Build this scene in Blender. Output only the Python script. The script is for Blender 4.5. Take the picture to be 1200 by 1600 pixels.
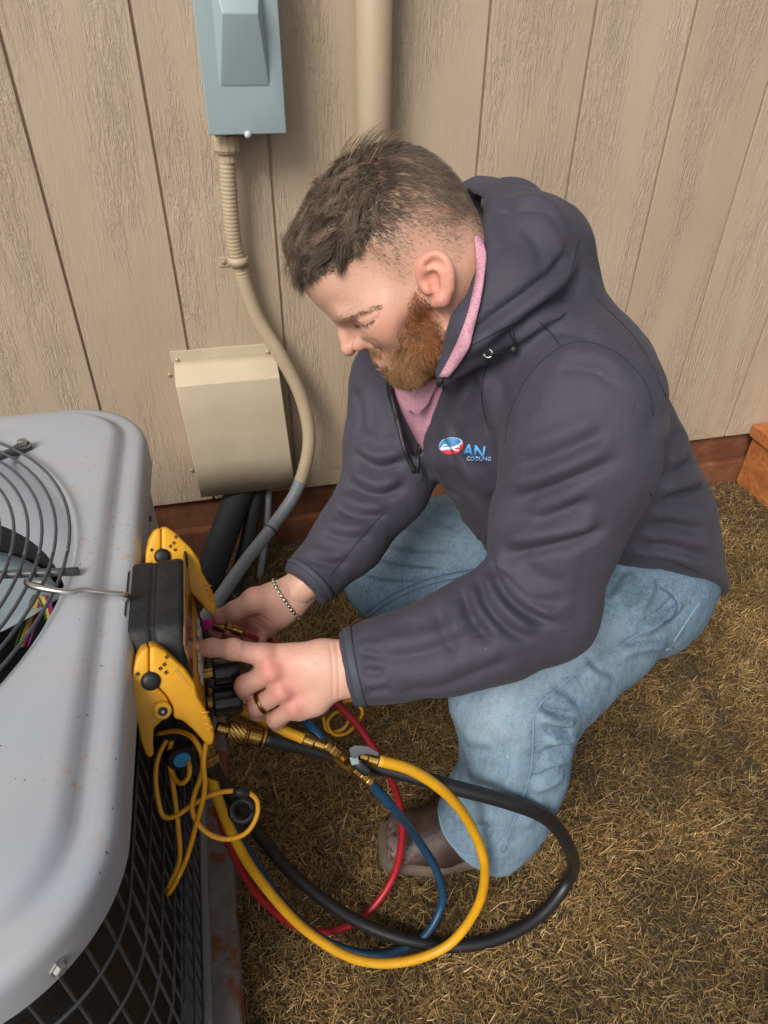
import bpy, bmesh, math, random
import numpy as np
from mathutils import Vector, Matrix
from mathutils.bvhtree import BVHTree
from mathutils import noise as mnoise

for o in list(bpy.data.objects):
    bpy.data.objects.remove(o)
SC = bpy.context.scene
COL = SC.collection
rng = np.random.default_rng(7)
random.seed(7)

# ------------------------------------------------------------------ camera
# world: x along the wall (to the right), y into the wall (wall face at y = 0), z up
FPX = 1080.0
CAM = np.array([0.0, -1.424, 1.17])
R = np.array([[0.97378379, -0.12825379, 0.18787255],
              [-0.22713961, -0.59309077, 0.77243183],
              [0.01235817, -0.79485489, -0.6066737]])
cam = bpy.data.cameras.new('camera')
cam.sensor_fit = 'VERTICAL'
cam.sensor_height = 32.0
cam.sensor_width = 24.0
cam.lens = FPX / 1600 * 32.0
cam.clip_start = 0.02
cam.clip_end = 400
camo = bpy.data.objects.new('camera', cam)
COL.objects.link(camo)
m4 = Matrix(((R[0, 0], -R[0, 1], -R[0, 2], CAM[0]),
             (R[1, 0], -R[1, 1], -R[1, 2], CAM[1]),
             (R[2, 0], -R[2, 1], -R[2, 2], CAM[2]),
             (0, 0, 0, 1)))
camo.matrix_world = m4
SC.camera = camo

# ------------------------------------------------------------------ light
SUN_AZ, SUN_EL = math.radians(-138), math.radians(42)   # azimuth: direction towards the sun, from +y clockwise
world = bpy.data.worlds.new('World')
SC.world = world
world.use_nodes = True
wn = world.node_tree
wn.nodes.clear()
wo = wn.nodes.new('ShaderNodeOutputWorld')
bg = wn.nodes.new('ShaderNodeBackground')
sky = wn.nodes.new('ShaderNodeTexSky')
sky.sky_type = 'NISHITA'
sky.sun_disc = False
sky.sun_elevation = SUN_EL
sky.sun_rotation = SUN_AZ
sky.air_density = 1.0
sky.dust_density = 4.0
sky.ozone_density = 1.0
hs = wn.nodes.new('ShaderNodeHueSaturation')     # overcast: the cloud cover greys the sky
hs.inputs['Saturation'].default_value = 0.22
wn.links.new(sky.outputs[0], hs.inputs['Color'])
wn.links.new(hs.outputs[0], bg.inputs[0])
wn.links.new(bg.outputs[0], wo.inputs[0])
bg.inputs[1].default_value = 0.12
sl = bpy.data.lights.new('sun', 'SUN')
sl.energy = 2.5
sl.angle = math.radians(26)
sl.color = (1.0, 0.955, 0.88)
so = bpy.data.objects.new('sun', sl)
COL.objects.link(so)
sd = Vector((math.sin(SUN_AZ) * math.cos(SUN_EL), math.cos(SUN_AZ) * math.cos(SUN_EL), math.sin(SUN_EL)))
so.rotation_euler = sd.to_track_quat('Z', 'Y').to_euler()
so.location = (0, -3, 5)
SC.view_settings.view_transform = 'Standard'
SC.view_settings.look = 'None'
SC.view_settings.gamma = 1.0
SC.view_settings.use_curve_mapping = False
SC.view_settings.exposure = 0.0

# ------------------------------------------------------------------ picking points in the place
def ray(u, v):
    return R @ np.array([u - 600.0, v - 800.0, FPX]) / FPX
def J(u, v, t):
    """point seen in direction (u, v) at distance t along the view axis"""
    return CAM + ray(u, v) * t
def W(u, v, y=0.0):
    """point on the plane parallel to the wall at distance y"""
    r = ray(u, v)
    return CAM + r * ((y - CAM[1]) / r[1])
def G(u, v, z=0.0):
    """point on the level z"""
    r = ray(u, v)
    return CAM + r * ((z - CAM[2]) / r[2])
def GS(u, v, s):
    """point at the fraction s of the way to the ground"""
    return CAM + (G(u, v) - CAM) * s
def PX(P):
    q = (np.asarray(P) - CAM) @ R
    return 600 + FPX * q[..., 0] / q[..., 2], 800 + FPX * q[..., 1] / q[..., 2], q[..., 2]
def nrm(v):
    v = np.asarray(v, float)
    return v / np.linalg.norm(v)

# ------------------------------------------------------------------ objects
def link(name, me, mat=None, parent=None, loc=None):
    o = bpy.data.objects.new(name, me)
    COL.objects.link(o)
    if mat is not None and me is not None and len(me.materials) == 0:
        for m in (mat if isinstance(mat, (list, tuple)) else [mat]):
            me.materials.append(m)
    if loc is not None:
        o.location = loc
    if parent is not None:
        o.parent = parent
    return o
def tag(o, label=None, cat=None, group=None, kind=None):
    if label: o['label'] = label
    if cat: o['category'] = cat
    if group: o['group'] = group
    if kind: o['kind'] = kind
    return o
def thing(name, label, cat, group=None, loc=(0, 0, 0)):
    o = bpy.data.objects.new(name, None)
    o.empty_display_size = 0.05
    COL.objects.link(o)
    o.location = loc
    return tag(o, label, cat, group)
def mesh(name, verts, faces, smooth=False):
    me = bpy.data.meshes.new(name)
    verts = np.asarray(verts, float)
    if isinstance(faces, np.ndarray):
        n, k = faces.shape
        me.vertices.add(len(verts))
        me.vertices.foreach_set('co', verts.astype(np.float32).ravel())
        me.loops.add(n * k)
        me.loops.foreach_set('vertex_index', faces.astype(np.int32).ravel())
        me.polygons.add(n)
        me.polygons.foreach_set('loop_start', np.arange(0, n * k, k, dtype=np.int32))
        me.update(calc_edges=True)
        me.validate()
    else:
        me.from_pydata([tuple(v) for v in verts], [], faces)
        me.update()
    if smooth:
        me.polygons.foreach_set('use_smooth', [True] * len(me.polygons))
    return me
def bm_mesh(name, bm, smooth=False):
    bmesh.ops.recalc_face_normals(bm, faces=bm.faces)
    me = bpy.data.meshes.new(name)
    bm.to_mesh(me)
    bm.free()
    if smooth:
        me.polygons.foreach_set('use_smooth', [True] * len(me.polygons))
    return me
def box_bm(lo, hi, bev=0.0, seg=2, M=None):
    bm = bmesh.new()
    lo, hi = np.minimum(lo, hi), np.maximum(lo, hi)
    c, s = (lo + hi) / 2, (hi - lo)
    bmesh.ops.create_cube(bm, size=1, matrix=Matrix.Translation(c) @ Matrix.Diagonal((*s, 1)))
    if bev > 0:
        bmesh.ops.bevel(bm, geom=bm.edges[:], offset=bev, segments=seg, affect='EDGES', profile=0.5)
    if M is not None:
        bmesh.ops.transform(bm, matrix=M, verts=bm.verts)
    return bm
def box(name, lo, hi, mat, parent=None, bev=0.0, seg=2, M=None, smooth=False):
    return link(name, bm_mesh(name, box_bm(lo, hi, bev, seg, M), smooth), mat, parent)
def smooth_path(pts, n, closed=False):
    """Catmull-Rom through the points, resampled to n points of even spacing"""
    P = np.asarray(pts, float)
    if len(P) == 2:
        return P[0] + (P[1] - P[0]) * np.linspace(0, 1, n)[:, None]
    if closed:
        E = np.vstack([P[-1:], P, P[:2]])
    else:
        E = np.vstack([2 * P[0] - P[1], P, 2 * P[-1] - P[-2]])
    out = []
    for i in range(len(E) - 3):
        p0, p1, p2, p3 = E[i:i + 4]
        d1, d2, d3 = [max(np.linalg.norm(b[:3] - a[:3]), 1e-6) ** 0.5 for a, b in ((p0, p1), (p1, p2), (p2, p3))]
        t0, t1 = 0, d1
        t2 = t1 + d2
        t3 = t2 + d3
        t = np.linspace(t1, t2, 24, endpoint=False)[:, None]
        A1 = (t1 - t) / (t1 - t0) * p0 + (t - t0) / (t1 - t0) * p1
        A2 = (t2 - t) / (t2 - t1) * p1 + (t - t1) / (t2 - t1) * p2
        A3 = (t3 - t) / (t3 - t2) * p2 + (t - t2) / (t3 - t2) * p3
        B1 = (t2 - t) / (t2 - t0) * A1 + (t - t0) / (t2 - t0) * A2
        B2 = (t3 - t) / (t3 - t1) * A2 + (t - t1) / (t3 - t1) * A3
        out.append((t2 - t) / (t2 - t1) * B1 + (t - t1) / (t2 - t1) * B2)
    out.append(E[-2][None] if not closed else P[:1])
    C = np.vstack(out)
    L = np.concatenate([[0], np.cumsum(np.linalg.norm(np.diff(C[:, :3], axis=0), axis=1))])
    q = np.linspace(0, L[-1], n)
    return np.stack([np.interp(q, L, C[:, k]) for k in range(C.shape[1])], 1)
def frames(C, up0=None):
    T = np.gradient(C, axis=0)
    T /= np.linalg.norm(T, axis=1)[:, None] + 1e-12
    a = np.array([0, 0, 1.0]) if up0 is None else np.asarray(up0, float)
    if abs(a @ T[0]) > 0.95:
        a = np.array([1.0, 0, 0])
    N = np.zeros_like(C)
    n = a - T[0] * (a @ T[0])
    N[0] = n / np.linalg.norm(n)
    for i in range(1, len(C)):
        n = N[i - 1] - T[i] * (N[i - 1] @ T[i])
        N[i] = n / (np.linalg.norm(n) + 1e-12)
    return T, N, np.cross(T, N)
def tube_arrays(C, rad, sides=8, caps=True, up0=None, flat=1.0):
    C = np.asarray(C, float)
    n = len(C)
    rad = np.broadcast_to(np.asarray(rad, float), (n,))
    T, N, B = frames(C, up0)
    a = np.linspace(0, 2 * np.pi, sides, endpoint=False)
    V = C[:, None] + rad[:, None, None] * (np.cos(a)[None, :, None] * N[:, None] + flat * np.sin(a)[None, :, None] * B[:, None])
    V = V.reshape(-1, 3)
    F = []
    for i in range(n - 1):
        for j in range(sides):
            k = (j + 1) % sides
            F.append((i * sides + j, i * sides + k, (i + 1) * sides + k, (i + 1) * sides + j))
    if caps:
        F.append(tuple(range(sides))[::-1])
        F.append(tuple((n - 1) * sides + j for j in range(sides)))
    return V, F
def tube(name, C, rad, mat, parent=None, sides=10, up0=None, flat=1.0, smooth=True):
    V, F = tube_arrays(C, rad, sides, True, up0, flat)
    return link(name, mesh(name, V, F, smooth), mat, parent)
def lathe_mesh(name, prof, axis_o, axis_d, sides=20, smooth=True, facet=None, ref=None):
    """prof: (distance along the axis, radius) pairs; facet: number of flat sides"""
    d = nrm(axis_d)
    a = np.array([0, 0, 1.0]) if ref is None else np.asarray(ref, float)
    if abs(a @ d) > 0.95:
        a = np.array([1.0, 0, 0])
    n = nrm(a - d * (a @ d))
    b = np.cross(d, n)
    sides = facet or sides
    th = np.linspace(0, 2 * np.pi, sides, endpoint=False)
    V, F = [], []
    for s, r in prof:
        for t in th:
            V.append(np.asarray(axis_o) + d * s + r * (np.cos(t) * n + np.sin(t) * b))
    m = len(prof)
    for i in range(m - 1):
        for j in range(sides):
            k = (j + 1) % sides
            F.append((i * sides + j, i * sides + k, (i + 1) * sides + k, (i + 1) * sides + j))
    F.append(tuple(range(sides))[::-1])
    F.append(tuple((m - 1) * sides + j for j in range(sides)))
    me = mesh(name, V, F, smooth)
    return me
def lathe(name, prof, o, d, mat, parent=None, sides=20, smooth=False, facet=None, ref=None):
    return link(name, lathe_mesh(name, prof, o, d, sides, smooth, facet, ref), mat, parent)
def autosmooth(me, ang=35):
    me.polygons.foreach_set('use_smooth', [True] * len(me.polygons))
    me.set_sharp_from_angle(angle=math.radians(ang))
def extrude_poly(name, front, normal, depth, mat, parent=None, bev=0.0, seg=2, ang=40):
    """outline with real thickness: front polygon pushed back by depth along -normal, edges rounded"""
    bm = bmesh.new()
    n = Vector(nrm(normal))
    vs = [bm.verts.new(Vector(p)) for p in front]
    f = bm.faces.new(vs)
    r = bmesh.ops.extrude_face_region(bm, geom=[f])
    nv = [e for e in r['geom'] if isinstance(e, bmesh.types.BMVert)]
    bmesh.ops.translate(bm, vec=-n * depth, verts=nv)
    if bev > 0:
        bmesh.ops.bevel(bm, geom=bm.edges[:], offset=bev, segments=seg, affect='EDGES', profile=0.5, clamp_overlap=True)
    me = bm_mesh(name, bm)
    autosmooth(me, ang)
    return link(name, me, mat, parent)
def text_mesh(txt, size, extrude=0.0, bold=0.0, shear=0.0, res=3):
    cu = bpy.data.curves.new('lettering', 'FONT')
    cu.body = txt
    cu.size = size
    cu.extrude = extrude
    cu.offset = bold
    cu.shear = shear
    cu.resolution_u = res
    cu.align_x = 'CENTER'
    cu.align_y = 'CENTER'
    o = bpy.data.objects.new('lettering', cu)
    COL.objects.link(o)
    dg = bpy.context.evaluated_depsgraph_get()
    me = bpy.data.meshes.new_from_object(o.evaluated_get(dg))
    bpy.data.objects.remove(o)
    me.name = 'lettering'
    return me
def place_mesh(me, o, xdir, ydir):
    x, y = nrm(xdir), np.asarray(ydir, float)
    y = nrm(y - x * (x @ y))
    z = np.cross(x, y)
    me.transform(Matrix(((x[0], y[0], z[0], o[0]), (x[1], y[1], z[1], o[1]), (x[2], y[2], z[2], o[2]), (0, 0, 0, 1))))
    return me

# ------------------------------------------------------------------ implicit surfaces
class Vox:
    def __init__(s, lo, hi, h):
        s.lo = np.asarray(lo, np.float32)
        s.h = h
        s.n = np.ceil((np.asarray(hi) - s.lo) / h).astype(int) + 1
        s.D = np.full(s.n, 0.5, np.float32)
        s.ax = [s.lo[k] + np.arange(s.n[k], dtype=np.float32) * h for k in range(3)]
    def sub(s, lo, hi):
        sl, P = [], []
        for k in range(3):
            a = int(max(0, math.floor((lo[k] - s.lo[k]) / s.h)))
            b = int(min(s.n[k], math.ceil((hi[k] - s.lo[k]) / s.h) + 1))
            if b <= a:
                return None, None
            sl.append(slice(a, b))
            P.append(s.ax[k][a:b])
        return tuple(sl), np.meshgrid(*P, indexing='ij', sparse=True)
    def comb(s, sl, d, k, op):
        A = s.D[sl]
        if op == 'sub':
            d = -d
            if k > 0:
                h = np.maximum(k - np.abs(A - d), 0) / k
                s.D[sl] = np.maximum(A, d) + h * h * k * 0.25
            else:
                s.D[sl] = np.maximum(A, d)
        else:
            if k > 0:
                h = np.maximum(k - np.abs(A - d), 0) / k
                s.D[sl] = np.minimum(A, d) - h * h * k * 0.25
            else:
                s.D[sl] = np.minimum(A, d)
    def seg(s, a, b, ra, rb, k=0.01, op='add', wide=None, fa=1.0, fb=1.0):
        """tapered capsule; wide: axis along which the section is fa..fb times wider"""
        a, b = np.asarray(a, np.float32), np.asarray(b, np.float32)
        rm = max(ra * max(1, fa), rb * max(1, fb)) + k + 3 * s.h
        sl, P = s.sub(np.minimum(a, b) - rm, np.maximum(a, b) + rm)
        if sl is None:
            return
        q = [P[i] - a[i] for i in range(3)]
        ab = b - a
        L2 = float(ab @ ab) + 1e-12
        t = np.clip((q[0] * ab[0] + q[1] * ab[1] + q[2] * ab[2]) / L2, 0, 1)
        q = [q[i] - t * ab[i] for i in range(3)]
        r = ra + (rb - ra) * t
        if wide is None:
            d = np.sqrt(q[0] ** 2 + q[1] ** 2 + q[2] ** 2) - r
        else:
            w = np.asarray(wide, np.float32)
            w = w / np.linalg.norm(w)
            fw = fa + (fb - fa) * t
            qw = q[0] * w[0] + q[1] * w[1] + q[2] * w[2]
            q2 = np.maximum(q[0] ** 2 + q[1] ** 2 + q[2] ** 2 - qw ** 2, 0)
            rw = r * fw
            k0 = np.sqrt(q2 / r ** 2 + qw ** 2 / rw ** 2) + 1e-6
            k1 = np.sqrt(q2 / r ** 4 + qw ** 2 / rw ** 4) + 1e-6
            d = k0 * (k0 - 1) / k1
        s.comb(sl, d.astype(np.float32), k, op)
    def chain(s, pts, radii, k=0.01, op='add', wide=None, f=None):
        n = len(pts)
        for i in range(n - 1):
            w = None
            if wide is not None:
                w = (np.asarray(wide[i]) + np.asarray(wide[i + 1])) if isinstance(wide, list) else wide
            s.seg(pts[i], pts[i + 1], radii[i], radii[i + 1], k, op, w,
                  1.0 if f is None else f[i], 1.0 if f is None else f[i + 1])
    def ell(s, c, r, axes=None, k=0.01, op='add'):
        c = np.asarray(c, np.float32)
        r = np.asarray(r, np.float32)
        rm = float(r.max()) + k + 3 * s.h
        sl, P = s.sub(c - rm, c + rm)
        if sl is None:
            return
        q = [P[i] - c[i] for i in range(3)]
        if axes is not None:
            A = np.asarray(axes, np.float32)
            q = [q[0] * A[i][0] + q[1] * A[i][1] + q[2] * A[i][2] for i in range(3)]
        k0 = np.sqrt(sum((q[i] / r[i]) ** 2 for i in range(3))) + 1e-6
        k1 = np.sqrt(sum((q[i] / r[i] ** 2) ** 2 for i in range(3))) + 1e-6
        s.comb(sl, (k0 * (k0 - 1) / k1).astype(np.float32), k, op)
    def half(s, p, n, k=0.0):
        """cut away everything on the side n of the plane through p"""
        n = nrm(n)
        P = np.meshgrid(*s.ax, indexing='ij', sparse=True)
        d = sum((P[i] - p[i]) * n[i] for i in range(3)).astype(np.float32)
        if k > 0:
            h = np.maximum(k - np.abs(s.D - d), 0) / k
            s.D = np.maximum(s.D, d) + h * h * k * 0.25
        else:
            s.D = np.maximum(s.D, d)
    def nets(s):
        F = s.D
        S = F < 0
        cnt = np.zeros(np.array(F.shape) - 1, np.int8)
        offs = [(i, j, k) for i in (0, 1) for j in (0, 1) for k in (0, 1)]
        nx, ny, nz = F.shape
        def sh(A, o):
            return A[o[0]:nx - 1 + o[0], o[1]:ny - 1 + o[1], o[2]:nz - 1 + o[2]]
        for o in offs:
            cnt += sh(S, o)
        act = (cnt > 0) & (cnt < 8)
        idx = np.argwhere(act)
        vid = np.full(act.shape, -1, np.int64)
        vid[act] = np.arange(len(idx))
        acc = np.zeros((len(idx), 3))
        num = np.zeros(len(idx))
        for a in offs:
            for ax in range(3):
                if a[ax] == 1:
                    continue
                b = list(a)
                b[ax] = 1
                fa = F[tuple((idx + a).T)]
                fb = F[tuple((idx + b).T)]
                m = (fa < 0) != (fb < 0)
                t = fa[m] / (fa[m] - fb[m])
                p = np.repeat(np.array([a], float), m.sum(), 0)
                p[:, ax] = t
                acc[m] += p
                num[m] += 1
        V = (idx + acc / num[:, None]) * s.h + s.lo
        Q = []
        for ax in range(3):
            o1, o2 = [(1, 2), (2, 0), (0, 1)][ax]
            sa = [slice(1, -1)] * 3
            sb = [slice(1, -1)] * 3
            sa[ax] = slice(0, -1)
            sb[ax] = slice(1, None)
            A, B = S[tuple(sa)], S[tuple(sb)]
            for flip in (False, True):
                e = np.argwhere((A & ~B) if not flip else (~A & B))
                if len(e) == 0:
                    continue
                off = np.ones(3, int)
                off[ax] = 0
                e = e + off
                d1 = np.zeros(3, int); d1[o1] = 1
                d2 = np.zeros(3, int); d2[o2] = 1
                c = [vid[tuple((e - d1 - d2).T)], vid[tuple((e - d2).T)], vid[tuple(e.T)], vid[tuple((e - d1).T)]]
                if flip:
                    c = c[::-1]
                Q.append(np.stack(c, 1))
        Q = np.vstack(Q)
        Q = Q[(Q >= 0).all(1)]
        return V, Q
def relax(V, Q, it=2, lam=0.5):
    """Laplacian smoothing of a quad mesh"""
    E = np.vstack([Q[:, [0, 1]], Q[:, [1, 2]], Q[:, [2, 3]], Q[:, [3, 0]]])
    for _ in range(it):
        S = np.zeros_like(V)
        c = np.zeros(len(V))
        for a, b in ((0, 1), (1, 0)):
            for k in range(3):
                S[:, k] += np.bincount(E[:, a], V[E[:, b], k], len(V))
            c += np.bincount(E[:, a], minlength=len(V))
        V = V + lam * (S / np.maximum(c, 1)[:, None] - V)
    return V
def vnormals(V, Q):
    n = np.cross(V[Q[:, 2]] - V[Q[:, 0]], V[Q[:, 3]] - V[Q[:, 1]])
    N = np.zeros_like(V)
    for j in range(4):
        for k in range(3):
            N[:, k] += np.bincount(Q[:, j], n[:, k], len(V))
    return N / (np.linalg.norm(N, axis=1)[:, None] + 1e-12)
def bvh_of(V, Q):
    return BVHTree.FromPolygons([tuple(v) for v in V], [tuple(int(i) for i in q) for q in Q], all_triangles=False)
def drape(bvh, pts2, lift=0.0, step=4.0):
    """lay a line drawn in the direction list pts2 = (u, v) onto a surface; returns points on it"""
    P = np.asarray(pts2, float)
    L = np.concatenate([[0], np.cumsum(np.linalg.norm(np.diff(P, axis=0), axis=1))])
    C = smooth_path(np.hstack([P, np.zeros((len(P), 1))]), max(3, int(L[-1] / step)))[:, :2]
    out = []
    o = Vector(CAM)
    for u, v in C:
        d = Vector(ray(u, v)).normalized()
        h = bvh.ray_cast(o, d)
        if h[0] is not None:
            out.append(np.array(h[0]) + lift * np.array(h[1]))
    return np.array(out)
def vattr(me, name, val):
    """one value or colour per vertex"""
    val = np.asarray(val, np.float32)
    if val.ndim == 1:
        a = me.attributes.new(name, 'FLOAT', 'POINT')
        a.data.foreach_set('value', val)
    else:
        a = me.attributes.new(name, 'FLOAT_COLOR', 'POINT')
        if val.shape[1] == 3:
            val = np.hstack([val, np.ones((len(val), 1), np.float32)])
        a.data.foreach_set('color', val.ravel())
def sstep(a, b, x):
    t = np.clip((x - a) / (b - a), 0, 1)
    return t * t * (3 - 2 * t)
def in_poly(poly, x, y):
    poly = np.asarray(poly, float)
    ins = np.zeros(np.shape(x), bool)
    j = len(poly) - 1
    for i in range(len(poly)):
        xi, yi = poly[i]
        xj, yj = poly[j]
        c = ((yi > y) != (yj > y)) & (x < (xj - xi) * (y - yi) / (yj - yi + 1e-12) + xi)
        ins ^= c
        j = i
    return ins
def poly_dist(poly, x, y):
    """signed distance to a polygon outline, positive inside"""
    poly = np.asarray(poly, float)
    d = np.full(np.shape(x), 1e9)
    for i in range(len(poly)):
        a, b = poly[i - 1], poly[i]
        ab = b - a
        t = np.clip(((x - a[0]) * ab[0] + (y - a[1]) * ab[1]) / (ab @ ab + 1e-12), 0, 1)
        d = np.minimum(d, np.hypot(x - a[0] - t * ab[0], y - a[1] - t * ab[1]))
    return np.where(in_poly(poly, x, y), d, -d)

# ------------------------------------------------------------------ materials
def srgb(r, g, b):
    return tuple(((c / 255) / 12.92 if c / 255 <= 0.04045 else ((c / 255 + 0.055) / 1.055) ** 2.4) for c in (r, g, b))
class Mat:
    """small helper round a Principled node tree"""
    def __init__(s, name, col=(0.5, 0.5, 0.5), rough=0.6, metal=0.0, spec=0.5):
        s.m = bpy.data.materials.new(name)
        s.m.use_nodes = True
        s.t = s.m.node_tree
        s.b = s.t.nodes['Principled BSDF']
        s.b.inputs['Base Color'].default_value = (*col, 1)
        s.b.inputs['Roughness'].default_value = rough
        s.b.inputs['Metallic'].default_value = metal
        s.b.inputs['Specular IOR Level'].default_value = spec
        s.col = None
        s.nrm = None
    def n(s, typ, **kw):
        n = s.t.nodes.new(typ)
        for k, v in kw.items():
            if k in n.inputs:
                n.inputs[k].default_value = v
            else:
                setattr(n, k, v)
        return n
    def l(s, a, b):
        s.t.links.new(a, b)
    def coords(s, scale=(1, 1, 1), kind='Object', rot=(0, 0, 0)):
        tc = s.n('ShaderNodeTexCoord')
        mp = s.n('ShaderNodeMapping')
        mp.inputs['Scale'].default_value = scale
        mp.inputs['Rotation'].default_value = rot
        s.l(tc.outputs[kind], mp.inputs['Vector'])
        return mp.outputs[0]
    def noise(s, vec, scale, detail=3, rough=0.55, dist=0.0):
        n = s.n('ShaderNodeTexNoise', Scale=scale, Detail=detail, Roughness=rough, Distortion=dist)
        s.l(vec, n.inputs['Vector'])
        return n.outputs['Fac']
    def ramp(s, fac, stops):
        r = s.n('ShaderNodeValToRGB')
        e = r.color_ramp.elements
        e[0].position, e[-1].position = stops[0][0], stops[-1][0]
        for p, c in stops[1:-1]:
            e.new(p)
        for i, (p, c) in enumerate(stops):
            e[i].position = p
            e[i].color = (*c, 1) if len(c) == 3 else c
        s.l(fac, r.inputs[0])
        return r.outputs[0]
    def mix(s, fac, a, b, blend='MIX'):
        m = s.n('ShaderNodeMix', data_type='RGBA', blend_type=blend)
        for sock, v in ((m.inputs[0], fac), (m.inputs[6], a), (m.inputs[7], b)):
            if hasattr(v, 'links') or isinstance(v, bpy.types.NodeSocket):
                s.l(v, sock)
            elif isinstance(v, (int, float)):
                sock.default_value = v
            else:
                sock.default_value = (*v, 1)
        return m.outputs[2]
    def attr(s, name, out='Fac'):
        a = s.n('ShaderNodeAttribute', attribute_name=name)
        return a.outputs[out]
    def math(s, op, a, b=0.0):
        m = s.n('ShaderNodeMath', operation=op)
        for i, v in enumerate((a, b)):
            if isinstance(v, (int, float)):
                m.inputs[i].default_value = v
            else:
                s.l(v, m.inputs[i])
        return m.outputs[0]
    def color(s, sock):
        s.l(sock, s.b.inputs['Base Color'])
    def rough(s, sock):
        s.l(sock, s.b.inputs['Roughness'])
    def bump(s, h, strength=0.3, dist=0.002):
        b = s.n('ShaderNodeBump', Strength=strength, Distance=dist)
        s.l(h, b.inputs['Height'])
        if s.nrm is not None:
            s.l(s.nrm, b.inputs['Normal'])
        s.nrm = b.outputs[0]
        s.l(s.nrm, s.b.inputs['Normal'])
        return s
def plain(name, col, rough=0.5, metal=0.0, var=0.12, vscale=30, bump=0.0, bscale=200, spec=0.5):
    """one colour with a little unevenness in tone and gloss"""
    M = Mat(name, col, rough, metal, spec)
    v = M.coords()
    f = M.noise(v, vscale, 4)
    M.color(M.ramp(f, [(0.25, tuple(c * (1 - var) for c in col)), (0.75, tuple(min(1, c * (1 + var)) for c in col))]))
    M.rough(M.ramp(M.noise(v, vscale * 1.7, 3), [(0.2, (max(0, rough - 0.1),) * 3), (0.8, (min(1, rough + 0.12),) * 3)]))
    if bump > 0:
        M.bump(M.noise(v, bscale, 3), bump, 0.001)
    return M.m

# ================================================================== the setting
# ---- materials of wall and ground
def siding_mat():
    M = Mat('painted_siding', srgb(168, 148, 123), 0.62)
    tc = M.n('ShaderNodeTexCoord')
    oi = M.n('ShaderNodeObjectInfo')
    mul = M.n('ShaderNodeVectorMath', operation='SCALE')
    cmb = M.n('ShaderNodeCombineXYZ')
    M.l(oi.outputs['Random'], cmb.inputs[0]); M.l(oi.outputs['Random'], cmb.inputs[2]); M.l(oi.outputs['Random'], cmb.inputs[1])
    M.l(cmb.outputs[0], mul.inputs[0]); mul.inputs['Scale'].default_value = 37.0
    add = M.n('ShaderNodeVectorMath', operation='ADD')
    M.l(tc.outputs['Object'], add.inputs[0]); M.l(mul.outputs[0], add.inputs[1])
    def mp(s):
        n = M.n('ShaderNodeMapping'); n.inputs['Scale'].default_value = s
        M.l(add.outputs[0], n.inputs['Vector']); return n.outputs[0]
    # long grain lines that bend round knots
    wv = M.n('ShaderNodeTexWave', wave_type='BANDS', bands_direction='X', wave_profile='SIN')
    wv.inputs['Scale'].default_value = 30.0; wv.inputs['Distortion'].default_value = 7.0
    wv.inputs['Detail'].default_value = 3.0; wv.inputs['Detail Scale'].default_value = 1.1
    M.l(mp((1, 1, 0.10)), wv.inputs['Vector'])
    grain = wv.outputs['Fac']
    fine = M.noise(mp((260, 60, 26)), 1.0, 3, 0.6, 0.6)
    saw = M.noise(mp((55, 20, 130)), 1.0, 4, 0.7, 0.8)
    mask = M.ramp(M.noise(mp((9, 3, 1.6)), 1.0, 2, 0.5), [(0.28, (0, 0, 0)), (0.46, (1, 1, 1))])
    slv = M.mix(0.5, M.ramp(M.noise(mp((62, 20, 7)), 1.0, 4, 0.65, 1.6), [(0.47, (0, 0, 0)), (0.53, (1, 1, 1))]), M.ramp(M.noise(mp((130, 20, 24)), 1.0, 3, 0.65, 1.4), [(0.47, (0, 0, 0)), (0.56, (1, 1, 1))]))
    flat = M.ramp(M.noise(mp((14, 5, 2.2)), 1.0, 2, 0.5), [(0.40, (0.15, 0.15, 0.15)), (0.55, (1, 1, 1))])
    a = M.mix(mask, M.mix(0.35, grain, fine), M.mix(0.35, saw, fine))
    h = M.mix(0.52, a, slv)
    h = M.mix(flat, (0.5, 0.5, 0.5), h)
    M.bump(h, 0.75, 0.0033)
    tw = M.n('ShaderNodeNewGeometry')
    sx = M.n('ShaderNodeSeparateXYZ'); M.l(tw.outputs['Position'], sx.inputs[0])
    c1 = M.ramp(M.noise(mp((3, 1, 2)), 1.0, 3), [(0.3, srgb(174, 154, 131)), (0.7, srgb(189, 169, 146))])
    M.color(M.mix(M.math('MULTIPLY', M.ramp(fine, [(0.6, (0, 0, 0)), (0.75, (1, 1, 1))]), 0.02), c1, srgb(120, 100, 80)))
    # red-clay rain splash on the lowest boards
    spl = M.ramp(sx.outputs[2], [(0.16, (1, 1, 1)), (0.34, (0, 0, 0))])
    sn = M.ramp(M.noise(mp((30, 10, 30)), 1.0, 5, 0.7), [(0.52, (0, 0, 0)), (0.70, (1, 1, 1))])
    base = M.b.inputs['Base Color'].links[0].from_socket
    M.color(M.mix(M.math('MULTIPLY', M.math('MULTIPLY', spl, sn), 0.45), base, srgb(138, 96, 66)))
    M.rough(M.ramp(saw, [(0.3, (0.40,) * 3), (0.7, (0.60,) * 3)]))
    return M.m
SIDING = siding_mat()
TANPAINT = plain('tan_paint', srgb(176, 157, 131), 0.5, 0, 0.05, 8, 0.05, 300)
def soil_stain(name, base, stain, thr=(0.45, 0.62), sc=9):
    M = Mat(name, base, 0.9)
    v = M.coords()
    n1 = M.noise(v, sc, 5, 0.6)
    c = M.mix(M.ramp(M.noise(v, 60, 4), [(0.3, (0, 0, 0)), (0.7, (1, 1, 1))]), tuple(x * 0.75 for x in base), tuple(min(1, x * 1.15) for x in base))
    M.color(M.mix(M.ramp(n1, [(thr[0], (0, 0, 0)), (thr[1], (1, 1, 1))]), c, stain))
    M.bump(M.noise(v, 90, 4, 0.6), 0.4, 0.003)
    return M.m
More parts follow.
